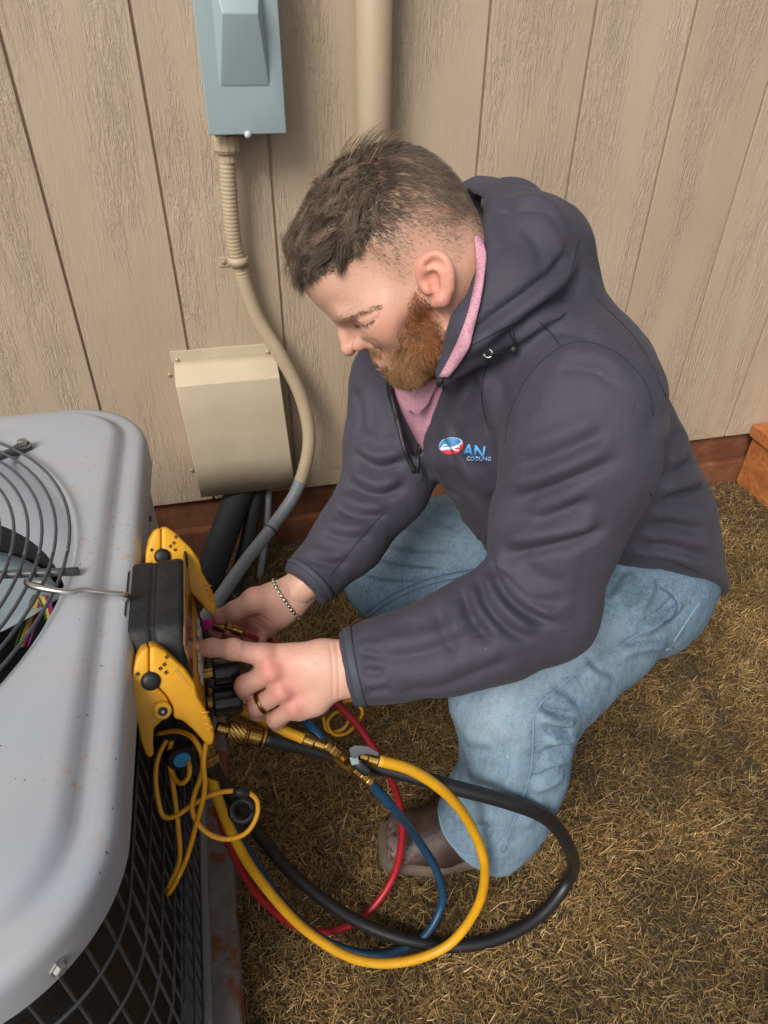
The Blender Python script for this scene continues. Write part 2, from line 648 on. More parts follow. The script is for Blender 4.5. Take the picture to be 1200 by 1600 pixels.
FOUND = soil_stain('stained_foundation', srgb(128, 82, 54), srgb(104, 58, 34), (0.4, 0.6), 12)
PADM = soil_stain('concrete_pad', srgb(118, 112, 108), srgb(122, 70, 46), (0.49, 0.55), 13)

# ---- ground: one sheet to the horizon
def soil_mat():
    M = Mat('soil', (0.06, 0.04, 0.024), 0.95)
    v = M.coords()
    n1 = M.noise(v, 14, 5, 0.65)
    n2 = M.noise(v, 160, 4, 0.7)
    c = M.ramp(n1, [(0.3, (0.026, 0.017, 0.010)), (0.55, (0.048, 0.032, 0.018)), (0.75, (0.070, 0.044, 0.024))])
    M.color(M.mix(M.ramp(n2, [(0.35, (0, 0, 0)), (0.7, (1, 1, 1))]), c, (0.09, 0.062, 0.034)))
    M.bump(n2, 0.8, 0.006)
    return M.m
gs = []
gx = np.concatenate([[-200, -40, -8], np.linspace(-2, 3, 90), [8, 40, 200]])
gy = np.concatenate([[-200, -40, -8], np.linspace(-3, 0.5, 70), [8, 40, 200]])
GV = np.array([[x, y, 0.0] for x in gx for y in gy])
near = (np.abs(GV[:, 0]) < 4) & (np.abs(GV[:, 1]) < 4)
def ground_z(x, y):
    return 0.006 * np.sin(7.1 * x + 1.3 * y) * np.cos(5.3 * y - 2.0 * x) + 0.004 * np.sin(17 * x) * np.sin(13 * y + 1) - 0.004
GV[near, 2] = ground_z(GV[near, 0], GV[near, 1])
ny_ = len(gy)
GF = np.array([(i * ny_ + j, (i + 1) * ny_ + j, (i + 1) * ny_ + j + 1, i * ny_ + j + 1) for i in range(len(gx) - 1) for j in range(ny_ - 1)])
tag(link('ground', mesh('ground', GV, GF, True), soil_mat()), kind='structure')

# ---- dormant grass: matted short blades, too many to count
def grass_mat():
    M = Mat('dry_grass', (0.2, 0.15, 0.08), 0.75, 0, 0.25)
    M.l(M.attr('tint', 'Color'), M.b.inputs['Base Color'])
    return M.m
def grass_blades(n, lo, hi, keep):
    P = np.stack([rng.uniform(lo[0], hi[0], n), rng.uniform(lo[1], hi[1], n)], 1)
    P = P[keep(P)]
    cl = np.array([mnoise.noise((p[0] * 9, p[1] * 9, 0.3)) for p in P])
    cl2 = np.array([mnoise.noise((p[0] * 30, p[1] * 30, 4.3)) for p in P])
    cl3 = np.array([mnoise.noise((p[0] * 3.2, p[1] * 3.2, 8.3)) for p in P])
    k = rng.uniform(0, 1, len(P)) < np.clip(0.86 + 0.4 * cl + 0.25 * cl2, 0.3, 1)
    P, cl, cl2, cl3 = P[k], cl[k], cl2[k], cl3[k]
    n = len(P)
    L = rng.uniform(0.008, 0.023, n) * (1 + 0.5 * np.clip(cl2, -0.6, 1)) * np.where(rng.uniform(0, 1, n) < 0.03, 2.3, 1)
    az = rng.uniform(0, 2 * np.pi, n) + 0.8 * cl
    el = np.radians(rng.uniform(0, 50, n))
    bend = rng.normal(0, 0.6, n)
    drop = rng.uniform(0.1, 1.1, n)
    w = rng.uniform(0.00035, 0.00085, n)
    z0 = ground_z(P[:, 0], P[:, 1]) + rng.uniform(-0.002, 0.010, n)
    pos = np.stack([P[:, 0], P[:, 1], z0], 1)
    V = np.zeros((n, 3, 2, 3))
    for s in range(3):
        a, e = az + bend * s / 2, el - drop * s / 2
        d = np.stack([np.cos(a) * np.cos(e), np.sin(a) * np.cos(e), np.sin(e)], 1)
        side = np.stack([-np.sin(a), np.cos(a), 0.35 * np.ones(n)], 1)
        ww = (w * (1.0, 0.9, 0.12)[s])[:, None]
        V[:, s, 0] = pos - side * ww
        V[:, s, 1] = pos + side * ww
        pos = pos + d * (L / 2)[:, None]
        pos[:, 2] = np.maximum(pos[:, 2], ground_z(pos[:, 0], pos[:, 1]) + 0.001)
    base = (np.arange(n) * 6)[:, None, None]
    F = base + np.array([[[0, 1, 3, 2], [2, 3, 5, 4]]])
    pal = np.array([(0.33, 0.205, 0.080), (0.235, 0.140, 0.050), (0.150, 0.088, 0.031), (0.47, 0.33, 0.155), (0.20, 0.136, 0.056), (0.085, 0.052, 0.021), (0.16, 0.132, 0.048)])
    ci = rng.choice(7, n, p=[0.22, 0.24, 0.20, 0.08, 0.12, 0.11, 0.03])
    C = pal[ci] * rng.uniform(0.82, 1.28, n)[:, None] * np.clip(0.92 + 0.55 * cl + 0.3 * cl3, 0.45, 1.6)[:, None]
    return V.reshape(-1, 3), F.reshape(-1, 4), np.repeat(C, 6, 0)
def crack(P):   # the thin bare line in the turf
    a, b = G(1060, 1015)[:2], G(1200, 1240)[:2]
    ab = b - a
    t = np.clip(((P - a) @ ab) / (ab @ ab), 0, 1)
    d = np.linalg.norm(P - a - t[:, None] * ab, axis=1)
    wob = 0.010 + 0.006 * np.sin(40 * t) + 0.004 * np.sin(90 * t + 1)
    return d > wob
def keep_near(P):
    k = ~((P[:, 0] < -0.135) & (P[:, 1] > -1.27) & (P[:, 1] < -0.36))
    return k & crack(P) & (P[:, 1] < -0.035)
A = grass_blades(232000, (-0.35, -1.32), (1.25, 0.0), keep_near)
B = grass_blades(80000, (-1.6, -2.2), (2.6, 0.0), lambda P: (P[:, 1] < -0.035) & ~((P[:, 0] > -0.35) & (P[:, 0] < 1.25) & (P[:, 1] > -1.32)) & ~((P[:, 0] < -0.135) & (P[:, 1] > -1.27)))
C3 = grass_blades(36000, (1.25, -0.85), (2.0, 0.0), lambda P: (P[:, 1] < -0.02))
gv = np.vstack([A[0], B[0], C3[0]]); gf = np.vstack([A[1], B[1] + len(A[0]), C3[1] + len(A[0]) + len(B[0])])
gme = mesh('grass', gv, gf)
vattr(gme, 'tint', np.vstack([A[2], B[2], C3[2]]))
tag(link('grass', gme, grass_mat()), 'short dormant tan grass matted over the ground', 'grass', kind='stuff')

# ---- the house wall: grooved panel siding over a stained foundation
GX0, GSP = 0.0, 0.2032
for u_, k_ in ((205, 1), (408, 2), (765, 4), (930, 5), (1092, 6)):
    GX0 += (W(u_, 0)[0] - k_ * GSP) / 5
SB = W(700, 735)[2]            # lower edge of the siding
hw = thing('house_wall', 'tan painted wood-grain siding wall with vertical grooves behind the man', 'wall')
bmw = box_bm((-GSP / 2 + 0.0026, 0.0, 0.0), (GSP / 2 - 0.0026, 0.012, 1.9), 0.0016, 2)
board = bm_mesh('siding_board', bmw)
for k in range(-8, 15):
    o = link('siding_board', board, SIDING, hw, (GX0 + (k + 0.5) * GSP, 0.0, SB))
box('backing_sheet', (GX0 - 8 * GSP, 0.0065, SB + 0.002), (GX0 + 15 * GSP, 0.03, SB + 1.9), SIDING, hw)
box('foundation', (GX0 - 8 * GSP, 0.018, -0.10), (GX0 + 15 * GSP, 0.16, SB + 0.03), FOUND, hw)
box('foundation_ledge', (GX0 - 8 * GSP, -0.006, -0.10), (GX0 + 15 * GSP, 0.0175, SB - 0.088), FOUND, hw, 0.006)

# ---- cedar step at the right edge
CEDAR = None
def cedar_mat():
    M = Mat('cedar', srgb(176, 108, 58), 0.65)
    v = M.coords((3, 40, 40))
    n = M.noise(v, 1.0, 4, 0.6, 1.0)
    M.color(M.ramp(n, [(0.3, srgb(142, 80, 40)), (0.55, srgb(178, 110, 60)), (0.75, srgb(196, 130, 76))]))
    M.bump(n, 0.3, 0.002)
    return M.m
CEDAR = cedar_mat()
c0 = W(1192, 690, -0.05)
st = thing('wooden_step', 'orange cedar plank step at the right edge by the wall', 'step', loc=(float(c0[0]), -0.05, 0))
sx = 0.0
box('tread', (sx - 0.012, -0.30, 0.158), (sx + 0.9, 0.045, 0.196), CEDAR, st, 0.004)
box('riser', (sx + 0.0, -0.285, 0.0), (sx + 0.028, 0.04, 0.156), CEDAR, st, 0.003)
box('riser', (sx + 0.030, -0.285, 0.0), (sx + 0.88, -0.257, 0.156), CEDAR, st, 0.003)

# ================================================================== things on the wall
SCREW = plain('screw_tan', srgb(170, 150, 126), 0.4, 0.3, 0.1)
BOXG = plain('grey_blue_enamel', srgb(150, 166, 169), 0.38, 0, 0.05, 6, 0.04, 400)
BOLT = plain('zinc_bolt', srgb(178, 178, 176), 0.28, 1.0, 0.1, 80)
DARK = plain('black_gap', (0.012, 0.012, 0.013), 0.7)

# ---- electrical disconnect box
BY = -0.085
bl_, br_ = W(327, 212, BY), W(448, 209, BY)
bx0, bx1, bz0 = bl_[0], br_[0], (bl_[2] + br_[2]) / 2
bz1 = bz0 + 0.30
db = thing('disconnect_box', 'grey-blue metal electrical disconnect box mounted on the siding', 'electrical box', loc=(bx0, 0, bz0))
def DB(p): return np.asarray(p) - np.array([bx0, 0, bz0])
box('enclosure', DB((bx0 + 0.004, BY + 0.006, bz0 + 0.004)), DB((bx1 - 0.004, 0.001, bz1)), BOXG, db, 0.002)
# cover with its raised tapering hood in one sheet
q = lambda u, v: W(u, v, BY)
t0, t1, t2, t3 = q(329, 2), q(412, 0), q(421, 134), q(343, 135)
e0, e1 = q(347, 20), q(402, 18)
hood = [t0 + [0, 0, 0.10], t1 + [0, 0, 0.10], t2, t3]
topz = e0[2]
hx0, hx1 = W(347, 20, BY - 0.022)[0], W(403, 18, BY - 0.022)[0]
V = []
V += [(bx0, BY, bz0), (bx1, BY, bz0), (bx1, BY, bz1), (bx0, BY, bz1)]            # 0-3
V += [(t3[0], BY, t3[2]), (t2[0], BY, t2[2]), (t1[0] - 0.004, BY, topz + 0.05), (t0[0] + 0.004, BY, topz + 0.05)]   # 4-7 foot of the hood
V += [(t3[0] + 0.003, BY - 0.001, t3[2] + 0.001), (t2[0] - 0.001, BY - 0.001, t2[2] + 0.001), (hx1, BY - 0.026, topz), (hx0, BY - 0.026, topz)]       # 8-11 crest
V += [(bx0, BY + 0.012, bz0), (bx1, BY + 0.012, bz0), (bx1, BY + 0.012, bz1), (bx0, BY + 0.012, bz1)]               # 12-15 turned edge
F = [(0, 1, 5, 4), (1, 2, 6, 5), (2, 3, 7, 6), (3, 0, 4, 7), (4, 5, 9, 8), (5, 6, 10, 9), (6, 7, 11, 10), (7, 4, 8, 11), (8, 9, 10, 11),
     (0, 12, 13, 1), (1, 13, 14, 2), (2, 14, 15, 3), (3, 15, 12, 0)]
bm = bmesh.new()
vs = [bm.verts.new(DB(v)) for v in V]
for f in F: bm.faces.new([vs[i] for i in f])
bmesh.ops.recalc_face_normals(bm, faces=bm.faces)
bmesh.ops.bevel(bm, geom=[e for e in bm.edges if not e.is_boundary and e.calc_face_angle(0) > 0.06], offset=0.0022, segments=3, affect='EDGES', profile=0.5)
me = bm_mesh('cover', bm); autosmooth(me, 50)
link('cover', me, BOXG, db)
lt = W(387, 209, BY)
link('lock_tab', lathe_mesh('lock_tab', [(0, 0.0058), (0.003, 0.0058)], DB((lt[0], BY - 0.004, bz0 + 0.0005)), (0, 1, 0), 18), plain('pale_tab', srgb(190, 200, 202), 0.5), db)
link('tab_slot', lathe_mesh('tab_slot', [(0, 0.0019), (0.0035, 0.0019)], DB((lt[0], BY - 0.0045, bz0 - 0.0025)), (0, 1, 0), 12), BOXG, db)

# ---- flexible conduit with its fitting
TANC = plain('painted_conduit', srgb(178, 158, 131), 0.5, 0, 0.06, 20)
GREYC = plain('grey_conduit', srgb(132, 137, 142), 0.45, 0, 0.08, 30, 0.05, 300)
CY = -0.040
fc = W(353, 228, CY)
cp = [W(354, 238, CY), W(358, 300, CY), W(366, 380, -0.036), W(376, 420, -0.032), W(402, 495, -0.036), W(441, 560, -0.05), W(472, 625, -0.065),
      W(483, 690, -0.085), W(464, 765, -0.12), W(428, 820, -0.17), W(383, 878, -0.24), W(335, 945, -0.32), W(290, 1000, -0.40), np.array([-0.17, -0.50, 0.27])]
cd = thing('flexible_conduit', 'ribbed tan flexible conduit curving from the disconnect box, grey lower end', 'conduit')
C = smooth_path(cp, 240)
ci = int(np.argmin(np.linalg.norm(C - W(470, 752, -0.115), axis=1)))
ri = int(np.argmin(np.linalg.norm(C - W(380, 430, -0.032), axis=1)))
s_ = np.arange(240)
rad = np.full(240, 0.0148)
CC = smooth_path(C[:ci + 1], 900)
rr = np.full(900, 0.0148)
fr = int(900 * ri / ci)
rr[:fr] += 0.00032 * np.sin(np.arange(fr) * 2 * np.pi / 9.0)
rr[fr:] += 0.00010 * np.sin(np.arange(900 - fr) * 2 * np.pi / 9.0)
tube('painted_length', CC, rr, TANC, cd, 12)
tube('bare_length', C[ci:], 0.0146, GREYC, cd, 14)
fit = lathe('connector', [(0, 0.020), (0.006, 0.0235), (0.012, 0.0245), (0.028, 0.0245), (0.034, 0.021), (0.036, 0.0165), (0.048, 0.0165)], W(352, 211, CY) + np.array([0, 0, 0.006]), (0.004, 0, -1), TANPAINT, cd, facet=12)
lathe('locknut', [(0, 0.024), (0.005, 0.024)], W(352, 209, CY) + np.array([0, 0, 0.003]), (0, 0, -1), plain('zinc_dark', srgb(110, 108, 102), 0.4, 0.8), cd, facet=8)
zt = W(424, 825, -0.175)
zi = int(np.argmin(np.linalg.norm(C - zt, axis=1)))
BLK = plain('black_plastic', (0.016, 0.016, 0.017), 0.45, 0, 0.2, 40)
zo = thing('cable_tie', 'black cable tie cinched round the grey conduit', 'cable tie', loc=tuple(C[zi]))
T_, N_, B_ = frames(C)
th = np.linspace(0, 2 * np.pi, 25)
tube('band', np.array([0.0158 * (math.cos(a) * N_[zi] + math.sin(a) * B_[zi]) for a in th]), 0.0013, BLK, zo, 6)
box('head', -np.array([0.003, 0.003, 0.003]) + 0.017 * N_[zi], np.array([0.003, 0.003, 0.003]) + 0.017 * N_[zi], BLK, zo, 0.0006)
# ---- strap that holds the conduit
cs = thing('conduit_strap', 'small tan painted strap screwed over the conduit', 'strap', loc=tuple(W(368, 410, -0.004)))
cl_ = C[int(np.argmin(np.linalg.norm(C - W(372, 410, -0.033), axis=1)))] - np.array(cs.location)
a_ = np.radians(np.linspace(-100, 190, 22))
ringp = np.array([[cl_[0] + 0.0175 * math.cos(-a), cl_[1] + 0.0175 * math.sin(-a), cl_[2]] for a in a_])
Vr, Fr = [], []
for i, p in enumerate(ringp):
    nrm2 = np.array([p[0] - cl_[0], p[1] - cl_[1], 0]) / 0.0175
    for dz in (-0.0085, 0.0085):
        Vr.append(p + [0, 0, dz]); Vr.append(p + nrm2 * 0.0018 + [0, 0, dz])
for i in range(len(ringp) - 1):
    a = i * 4; b = a + 4
    Fr += [(a + 1, b + 1, b + 3, a + 3), (a, a + 2, b + 2, b), (a, b, b + 1, a + 1), (a + 2, a + 3, b + 3, b + 2)]
link('band', mesh('band', Vr, Fr, True), TANPAINT, cs)
wl = W(349, 409, 0) - np.array(cs.location)
box('foot', (wl[0] - 0.009, wl[1] - 0.0026, wl[2] - 0.0095), (cl_[0] - 0.012, wl[1] - 0.0003, wl[2] + 0.0095), TANPAINT, cs, 0.001)
lathe('screw', [(0, 0.005), (0.002, 0.0045), (0.003, 0.002)], wl + [0, -0.0026, 0], (0, -1, 0), SCREW, cs, 12)

# ---- sheet-metal cover where the lines enter
LY = -0.012
f0, f1 = W(272, 573, LY), W(431, 548, LY)
g0, g1 = W(275, 608, -0.062), W(437, 586, -0.062)
h0, h1 = W(315, 781, -0.080), W(461, 756, -0.080)
lx0, lx1 = (f0[0] + g0[0]) / 2, (f1[0] + g1[0] + h1[0]) / 3
lc = thing('line_cover', 'plain tan sheet-metal hood over the line opening low on the wall', 'metal cover', loc=(f0[0], 0, h0[2]))
LO = np.array(lc.location)
zt_, zg, zh = (f0[2] + f1[2]) / 2, (g0[2] + g1[2]) / 2, (h0[2] + h1[2]) / 2
LV = [(f0[0], -0.003, zt_), (f1[0], -0.003, zt_), (g1[0], -0.062, zg), (g0[0], -0.062, zg), (h1[0], -0.080, zh), (h0[0], -0.080, zh),
      (f0[0] + 0.004, -0.003, zh), (f1[0] + 0.004, -0.003, zh)]
bm = bmesh.new()
vs = [bm.verts.new(np.array(v) - LO) for v in LV]
for f in ((0, 3, 2, 1), (3, 5, 4, 2), (0, 6, 5, 3), (1, 2, 4, 7)): bm.faces.new([vs[i] for i in f])
bmesh.ops.bevel(bm, geom=[e for e in bm.edges if not e.is_boundary], offset=0.0025, segments=3, affect='EDGES', profile=0.5)
bmesh.ops.subdivide_edges(bm, edges=bm.edges[:], cuts=2, use_grid_fill=True)
me = bm_mesh('hood', bm); autosmooth(me, 50)
def cover_mat():
    M = Mat('tan_sheet', srgb(178, 160, 134), 0.42)
    v = M.coords()
    n = M.noise(v, 7, 3)
    c = M.ramp(n, [(0.3, srgb(190, 174, 149)), (0.7, srgb(202, 186, 161))])
    sp = M.ramp(M.noise(M.coords((60, 300, 300)), 1.0, 2), [(0.70, (0, 0, 0)), (0.76, (1, 1, 1))])
    M.color(M.mix(M.math('MULTIPLY', sp, 0.35), c, srgb(160, 116, 84)))
    M.bump(M.noise(v, 14, 2), 0.25, 0.01)
    return M.m
COVER = cover_mat()
o = link('hood', me, COVER, lc)
md = o.modifiers.new('thick', 'SOLIDIFY'); md.thickness = 0.0012
fl = box('flange', np.array((f0[0] - 0.004, -0.0035, zt_ - 0.004)) - LO, np.array((f1[0] + 0.006, -0.0005, zt_ + 0.022)) - LO, COVER, lc, 0.0008)
for (u, v) in ((277, 563), (419, 550), (265, 586), (300, 735)):
    p = W(u, v, -0.0035 if v < 570 else 0.0) - LO
    lathe('screw', [(0, 0.0052), (0.0015, 0.005), (0.003, 0.0028)], p, (0, -1, 0), SCREW, lc, 12)

# ---- downpipe
pl, pr = W(557, 60, -0.05), W(613, 60, -0.05)
pc, prad = (pl[0] + pr[0]) / 2, (pr[0] - pl[0]) / 2
dp = thing('drain_pipe', 'round tan painted vertical pipe on the siding behind the head', 'pipe', loc=(pc, -0.045, 0.02))
lathe('pipe', [(0, prad), (1.9, prad)], (0, 0, 0), (0, 0, 1), TANPAINT, dp, 36, True)
for z in (0.30,):
    lathe('coupling', [(0, prad + 0.004), (0.05, prad + 0.004)], (0, 0, z), (0, 0, 1), TANPAINT, dp, 36, True)

# ---- refrigerant lines and low-voltage conduit below the cover
FOAM = plain('black_foam', (0.018, 0.019, 0.021), 0.75, 0, 0.25, 25, 0.35, 220)
tag(tube('insulated_pipe', smooth_path([W(395, 740, -0.035), W(372, 778, -0.05), W(350, 835, -0.10), W(330, 890, -0.17), W(300, 960, -0.27), np.array([-0.14, -0.44, 0.14])], 40), 0.034, FOAM, None, 20),
    'thick black foam-insulated pipe below the tan cover', 'pipe')
tag(tube('insulated_pipe', smooth_path([W(406, 740, -0.04), W(401, 775, -0.05), W(388, 840, -0.09), W(372, 900, -0.15), W(355, 955, -0.22), np.array([-0.10, -0.42, 0.08])], 40), 0.0185, FOAM, None, 18),
    'thinner black foam-insulated pipe beside the thick one', 'pipe')
tag(tube('conduit', smooth_path([W(419, 740, -0.045), W(420, 770, -0.05), W(416, 830, -0.07), W(406, 900, -0.12), W(398, 960, -0.17), W(392, 990, -0.2)], 40), 0.0082, GREYC, None, 14),
    'slim grey conduit dropping from the right side of the tan cover', 'conduit')

# ================================================================== the air conditioner
def ac_top_mat():
    M = Mat('grey_powder_coat', srgb(164, 168, 176), 0.42)
    v = M.coords()
    c = M.ramp(M.noise(v, 4, 3), [(0.3, srgb(158, 162, 170)), (0.7, srgb(170, 174, 181))])
    # rusty red-clay splashes and small specks
    m1 = M.ramp(M.noise(v, 8, 2), [(0.44, (0, 0, 0)), (0.60, (1, 1, 1))])
    sp = M.ramp(M.noise(v, 110, 6, 0.75, 0.6), [(0.55, (0, 0, 0)), (0.67, (1, 1, 1))])
    c = M.mix(M.math('MULTIPLY', M.math('MULTIPLY', m1, sp), 0.75), c, srgb(178, 126, 80))
    dk = M.ramp(M.noise(v, 210, 2, 0.5), [(0.735, (0, 0, 0)), (0.755, (1, 1, 1))])
    c = M.mix(M.math('MULTIPLY', dk, 0.9), c, srgb(52, 44, 38))
    hz = M.ramp(M.noise(M.coords((1, 3, 1)), 6, 4), [(0.45, (0, 0, 0)), (0.8, (1, 1, 1))])
    M.color(M.mix(M.math('MULTIPLY', hz, 0.30), c, srgb(174, 164, 148)))
    M.rough(M.ramp(M.noise(v, 20, 3), [(0.3, (0.36,) * 3), (0.7, (0.52,) * 3)]))
    M.bump(M.noise(v, 500, 2), 0.05, 0.0006)
    return M.m
ACT = ac_top_mat()
ACGREY = plain('grey_panel', srgb(120, 121, 124), 0.45, 0, 0.06, 12, 0.05, 400)
WIRE = plain('dark_coated_wire', srgb(62, 63, 65), 0.42, 0.0, 0.15, 60)
RINGW = plain('grey_coated_wire', srgb(74, 76, 80), 0.38, 0.1, 0.12, 60)
BLACK = plain('black_interior', (0.010, 0.010, 0.011), 0.8)
BLADE = plain('pale_blade', srgb(156, 170, 176), 0.45, 0.1, 0.08, 10)
ZT, XE = 0.670, -0.127
ACC = np.array([-0.515, -0.833])
HX, HY, CR = 0.388, 0.392, 0.118
AO = np.array([ACC[0], ACC[1], 0.0])
NR = 192
def rrect(inset, n=NR):
    hx, hy, r = HX - inset, HY - inset, max(0.03, CR - inset)
    sx, sy = hx - r, hy - r
    segs = [('a', (sx, -sy), -90), ('l', (hx, -sy), (hx, sy)), ('a', (sx, sy), 0), ('l', (sx, hy), (-sx, hy)),
            ('a', (-sx, sy), 90), ('l', (-hx, sy), (-hx, -sy)), ('a', (-sx, -sy), 180), ('l', (-sx, -hy), (sx, -hy))]
    out = []
    for s in segs:
        if s[0] == 'a':
            for a in np.radians(np.linspace(s[2], s[2] + 90, n // 8 + 1)[:-1]):
                out.append((s[1][0] + r * math.cos(a), s[1][1] + r * math.sin(a)))
        else:
            for t in np.linspace(0, 1, n // 8 + 1)[:-1]:
                out.append((s[1][0] + (s[2][0] - s[1][0]) * t, s[1][1] + (s[2][1] - s[1][1]) * t))
    return np.array(out)
FC = np.array([0.0, 0.018])            # fan axis, from the unit's centre
def loft(rings, close_top=False):
    V = np.vstack([np.column_stack([r, np.full(len(r), z)]) if np.ndim(z) == 0 else np.column_stack([r, z]) for r, z in rings])
    n = len(rings[0][0])
    F = [(i * n + j, i * n + (j + 1) % n, (i + 1) * n + (j + 1) % n, (i + 1) * n + j) for i in range(len(rings) - 1) for j in range(n)]
    if close_top:
        F.append(tuple((len(rings) - 1) * n + j for j in range(n)))
    return V, F
base_r = rrect(0.047)
ang = np.arctan2(base_r[:, 1] - FC[1], base_r[:, 0] - FC[0])
circ = lambda r: np.column_stack([FC[0] + r * np.cos(ang), FC[1] + r * np.sin(ang)])
RF = 0.322
rings = [(rrect(0.004), 0.626), (rrect(0.0), 0.626), (rrect(0.0), 0.655), (rrect(0.0015), 0.6625), (rrect(0.005), 0.6675), (rrect(0.011), 0.670),
         (rrect(0.018), 0.6705), (rrect(0.024), 0.6705), (rrect(0.028), 0.6715), (rrect(0.032), 0.6755), (rrect(0.037), 0.680), (rrect(0.042), 0.6825), (rrect(0.047), 0.6832)]
inn = rrect(0.047)
for t in (0.35, 0.7, 1.0):
    rings.append((inn * (1 - t) + circ(RF + 0.010) * t, 0.6832 + 0.0012 * t))
rings += [(circ(RF + 0.006), 0.6835), (circ(RF), 0.679), (circ(RF - 0.003), 0.668), (circ(RF - 0.004), 0.640), (circ(RF - 0.012), 0.600), (circ(RF - 0.03), 0.575)]
ac = thing('air_conditioner', 'grey outdoor air conditioner with wire fan guard in the left foreground', 'air conditioner', loc=tuple(AO))
V, F = loft(rings)
me = mesh('top_cover', V, F); autosmooth(me, 40)
top = link('top_cover', me, ACT, ac)
# inside
V, F = loft([(circ(RF - 0.028), 0.578), (circ(RF - 0.030), 0.40), (circ(RF - 0.03), 0.20)], True)
link('fan_well', mesh('fan_well', V, F, True), BLACK, ac)
# guard: concentric rings on radial rods
th = np.linspace(0, 2 * np.pi, 97)
k = 0
guard = link('fan_guard', bpy.data.meshes.new('fan_guard'), None, ac) if False else None
r = RF + 0.001
while r > 0.06:
    C = np.column_stack([FC[0] + r * np.cos(th), FC[1] + r * np.sin(th), np.full(97, 0.694 + 0.010 * (1 - (r / RF) ** 2))])
    tube('guard_ring', C, 0.0018, RINGW, ac, 7, up0=(0, 0, 1))
    r -= 0.0138
s0, s1 = G(0, 868, 0.690) - AO, G(122, 891, 0.690) - AO
a0 = math.atan2(s1[1] - FC[1], s1[0] - FC[0])
for q_ in range(4):
    a = a0 + q_ * math.pi / 2
    e = np.array([math.cos(a), math.sin(a)])
    C = np.array([[FC[0] + e[0] * rr_, FC[1] + e[1] * rr_, 0.6895 + 0.010 * (1 - (rr_ / RF) ** 2) - (0.0 if rr_ < RF else 0.0)] for rr_ in np.linspace(0.03, np.linalg.norm(s1[:2] - FC), 14)])
    tube('guard_rod', C, 0.0044, RINGW, ac, 10, up0=(0, 0, 1))
    a2 = math.atan2(*( (G(36, 697, 0.69) - AO)[:2] - FC)[::-1]) + q_ * math.pi / 2
    e2 = np.array([math.cos(a2), math.sin(a2)]); rb = RF + 0.012
    C = np.array([[FC[0] + e2[0] * rr_, FC[1] + e2[1] * rr_, zz] for rr_, zz in ((RF - 0.045, 0.6925), (RF - 0.01, 0.6905), (RF + 0.002, 0.6888), (RF + 0.010, 0.6875), (RF + 0.022, 0.6872))])
    tb = tube('guard_tab', C, np.array([0.004, 0.005, 0.006, 0.0085, 0.0085]), WIRE, ac, 10, up0=(0, 0, 1), flat=1.0)
    bp = np.array([FC[0] + e2[0] * (RF + 0.016), FC[1] + e2[1] * (RF + 0.016), 0.6905])
    lathe('bolt', [(0, 0.0095), (0.0018, 0.0095), (0.002, 0.0062), (0.0075, 0.0060), (0.0085, 0.0045)], bp, (0, 0, 1), BOLT, ac, 12)
# fan
fan = lathe('fan_motor', [(0, 0.07), (0.10, 0.07), (0.115, 0.06), (0.118, 0.02)], (FC[0], FC[1], 0.47), (0, 0, 1), plain('motor_grey', srgb(96, 98, 100), 0.5), ac, 28)
for b in range(4):
    a1 = math.radians(20 + 90 * b)
    Vb, Fb = [], []
    for i, rr_ in enumerate(np.linspace(0.065, RF - 0.038, 8)):
        for j, da in enumerate(np.linspace(-0.42, 0.42, 8)):
            a = a1 + da * (0.75 + 0.35 * i / 7) + 0.35 * (i / 7) ** 2
            Vb.append((FC[0] + rr_ * math.cos(a), FC[1] + rr_ * math.sin(a), 0.575 - 0.052 * (j / 7.0) - 0.008 * math.sin(j / 7 * math.pi)))
    Fb = [(i * 8 + j, (i + 1) * 8 + j, (i + 1) * 8 + j + 1, i * 8 + j + 1) for i in range(7) for j in range(7)]
    o = link('fan_blade', mesh('fan_blade', Vb, Fb, True), BLADE, ac)
    o.modifiers.new('thick', 'SOLIDIFY').thickness = 0.0016
for i, (col, du) in enumerate(((srgb(190, 160, 40), 0), (srgb(150, 40, 50), 8), (srgb(120, 60, 110), 14), (srgb(60, 90, 50), -6), (srgb(200, 170, 120), 4))):
    C = smooth_path([G(30 + du, 1010, 0.52) - AO, G(48 + du, 960, 0.56) - AO, G(62 + du, 930, 0.60) - AO, G(72 + du * 0.6, 950, 0.585) - AO, G(80 + du * 0.5, 990, 0.55) - AO], 16)
    tube('lead_wire', C, 0.0017, plain('wire_insulation', col, 0.45), ac, 6)
# sides
V, F = loft([(rrect(0.050), 0.06), (rrect(0.050), 0.63)])
def coil_mat():
    M = Mat('coil_fins', (0.012, 0.012, 0.013), 0.55, 0.2)
    v = M.coords((1, 1, 420))
    n = M.noise(v, 1.0, 2)
    M.color(M.ramp(n, [(0.35, (0.006, 0.006, 0.006)), (0.7, (0.02, 0.02, 0.022))]))
    M.bump(n, 0.5, 0.002)
    return M.m
link('coil', mesh('coil', V, F, True), coil_mat(), ac)
per = rrect(0.020)
per = np.roll(per, -NR // 8, 0)       # start at the lower end of the right side
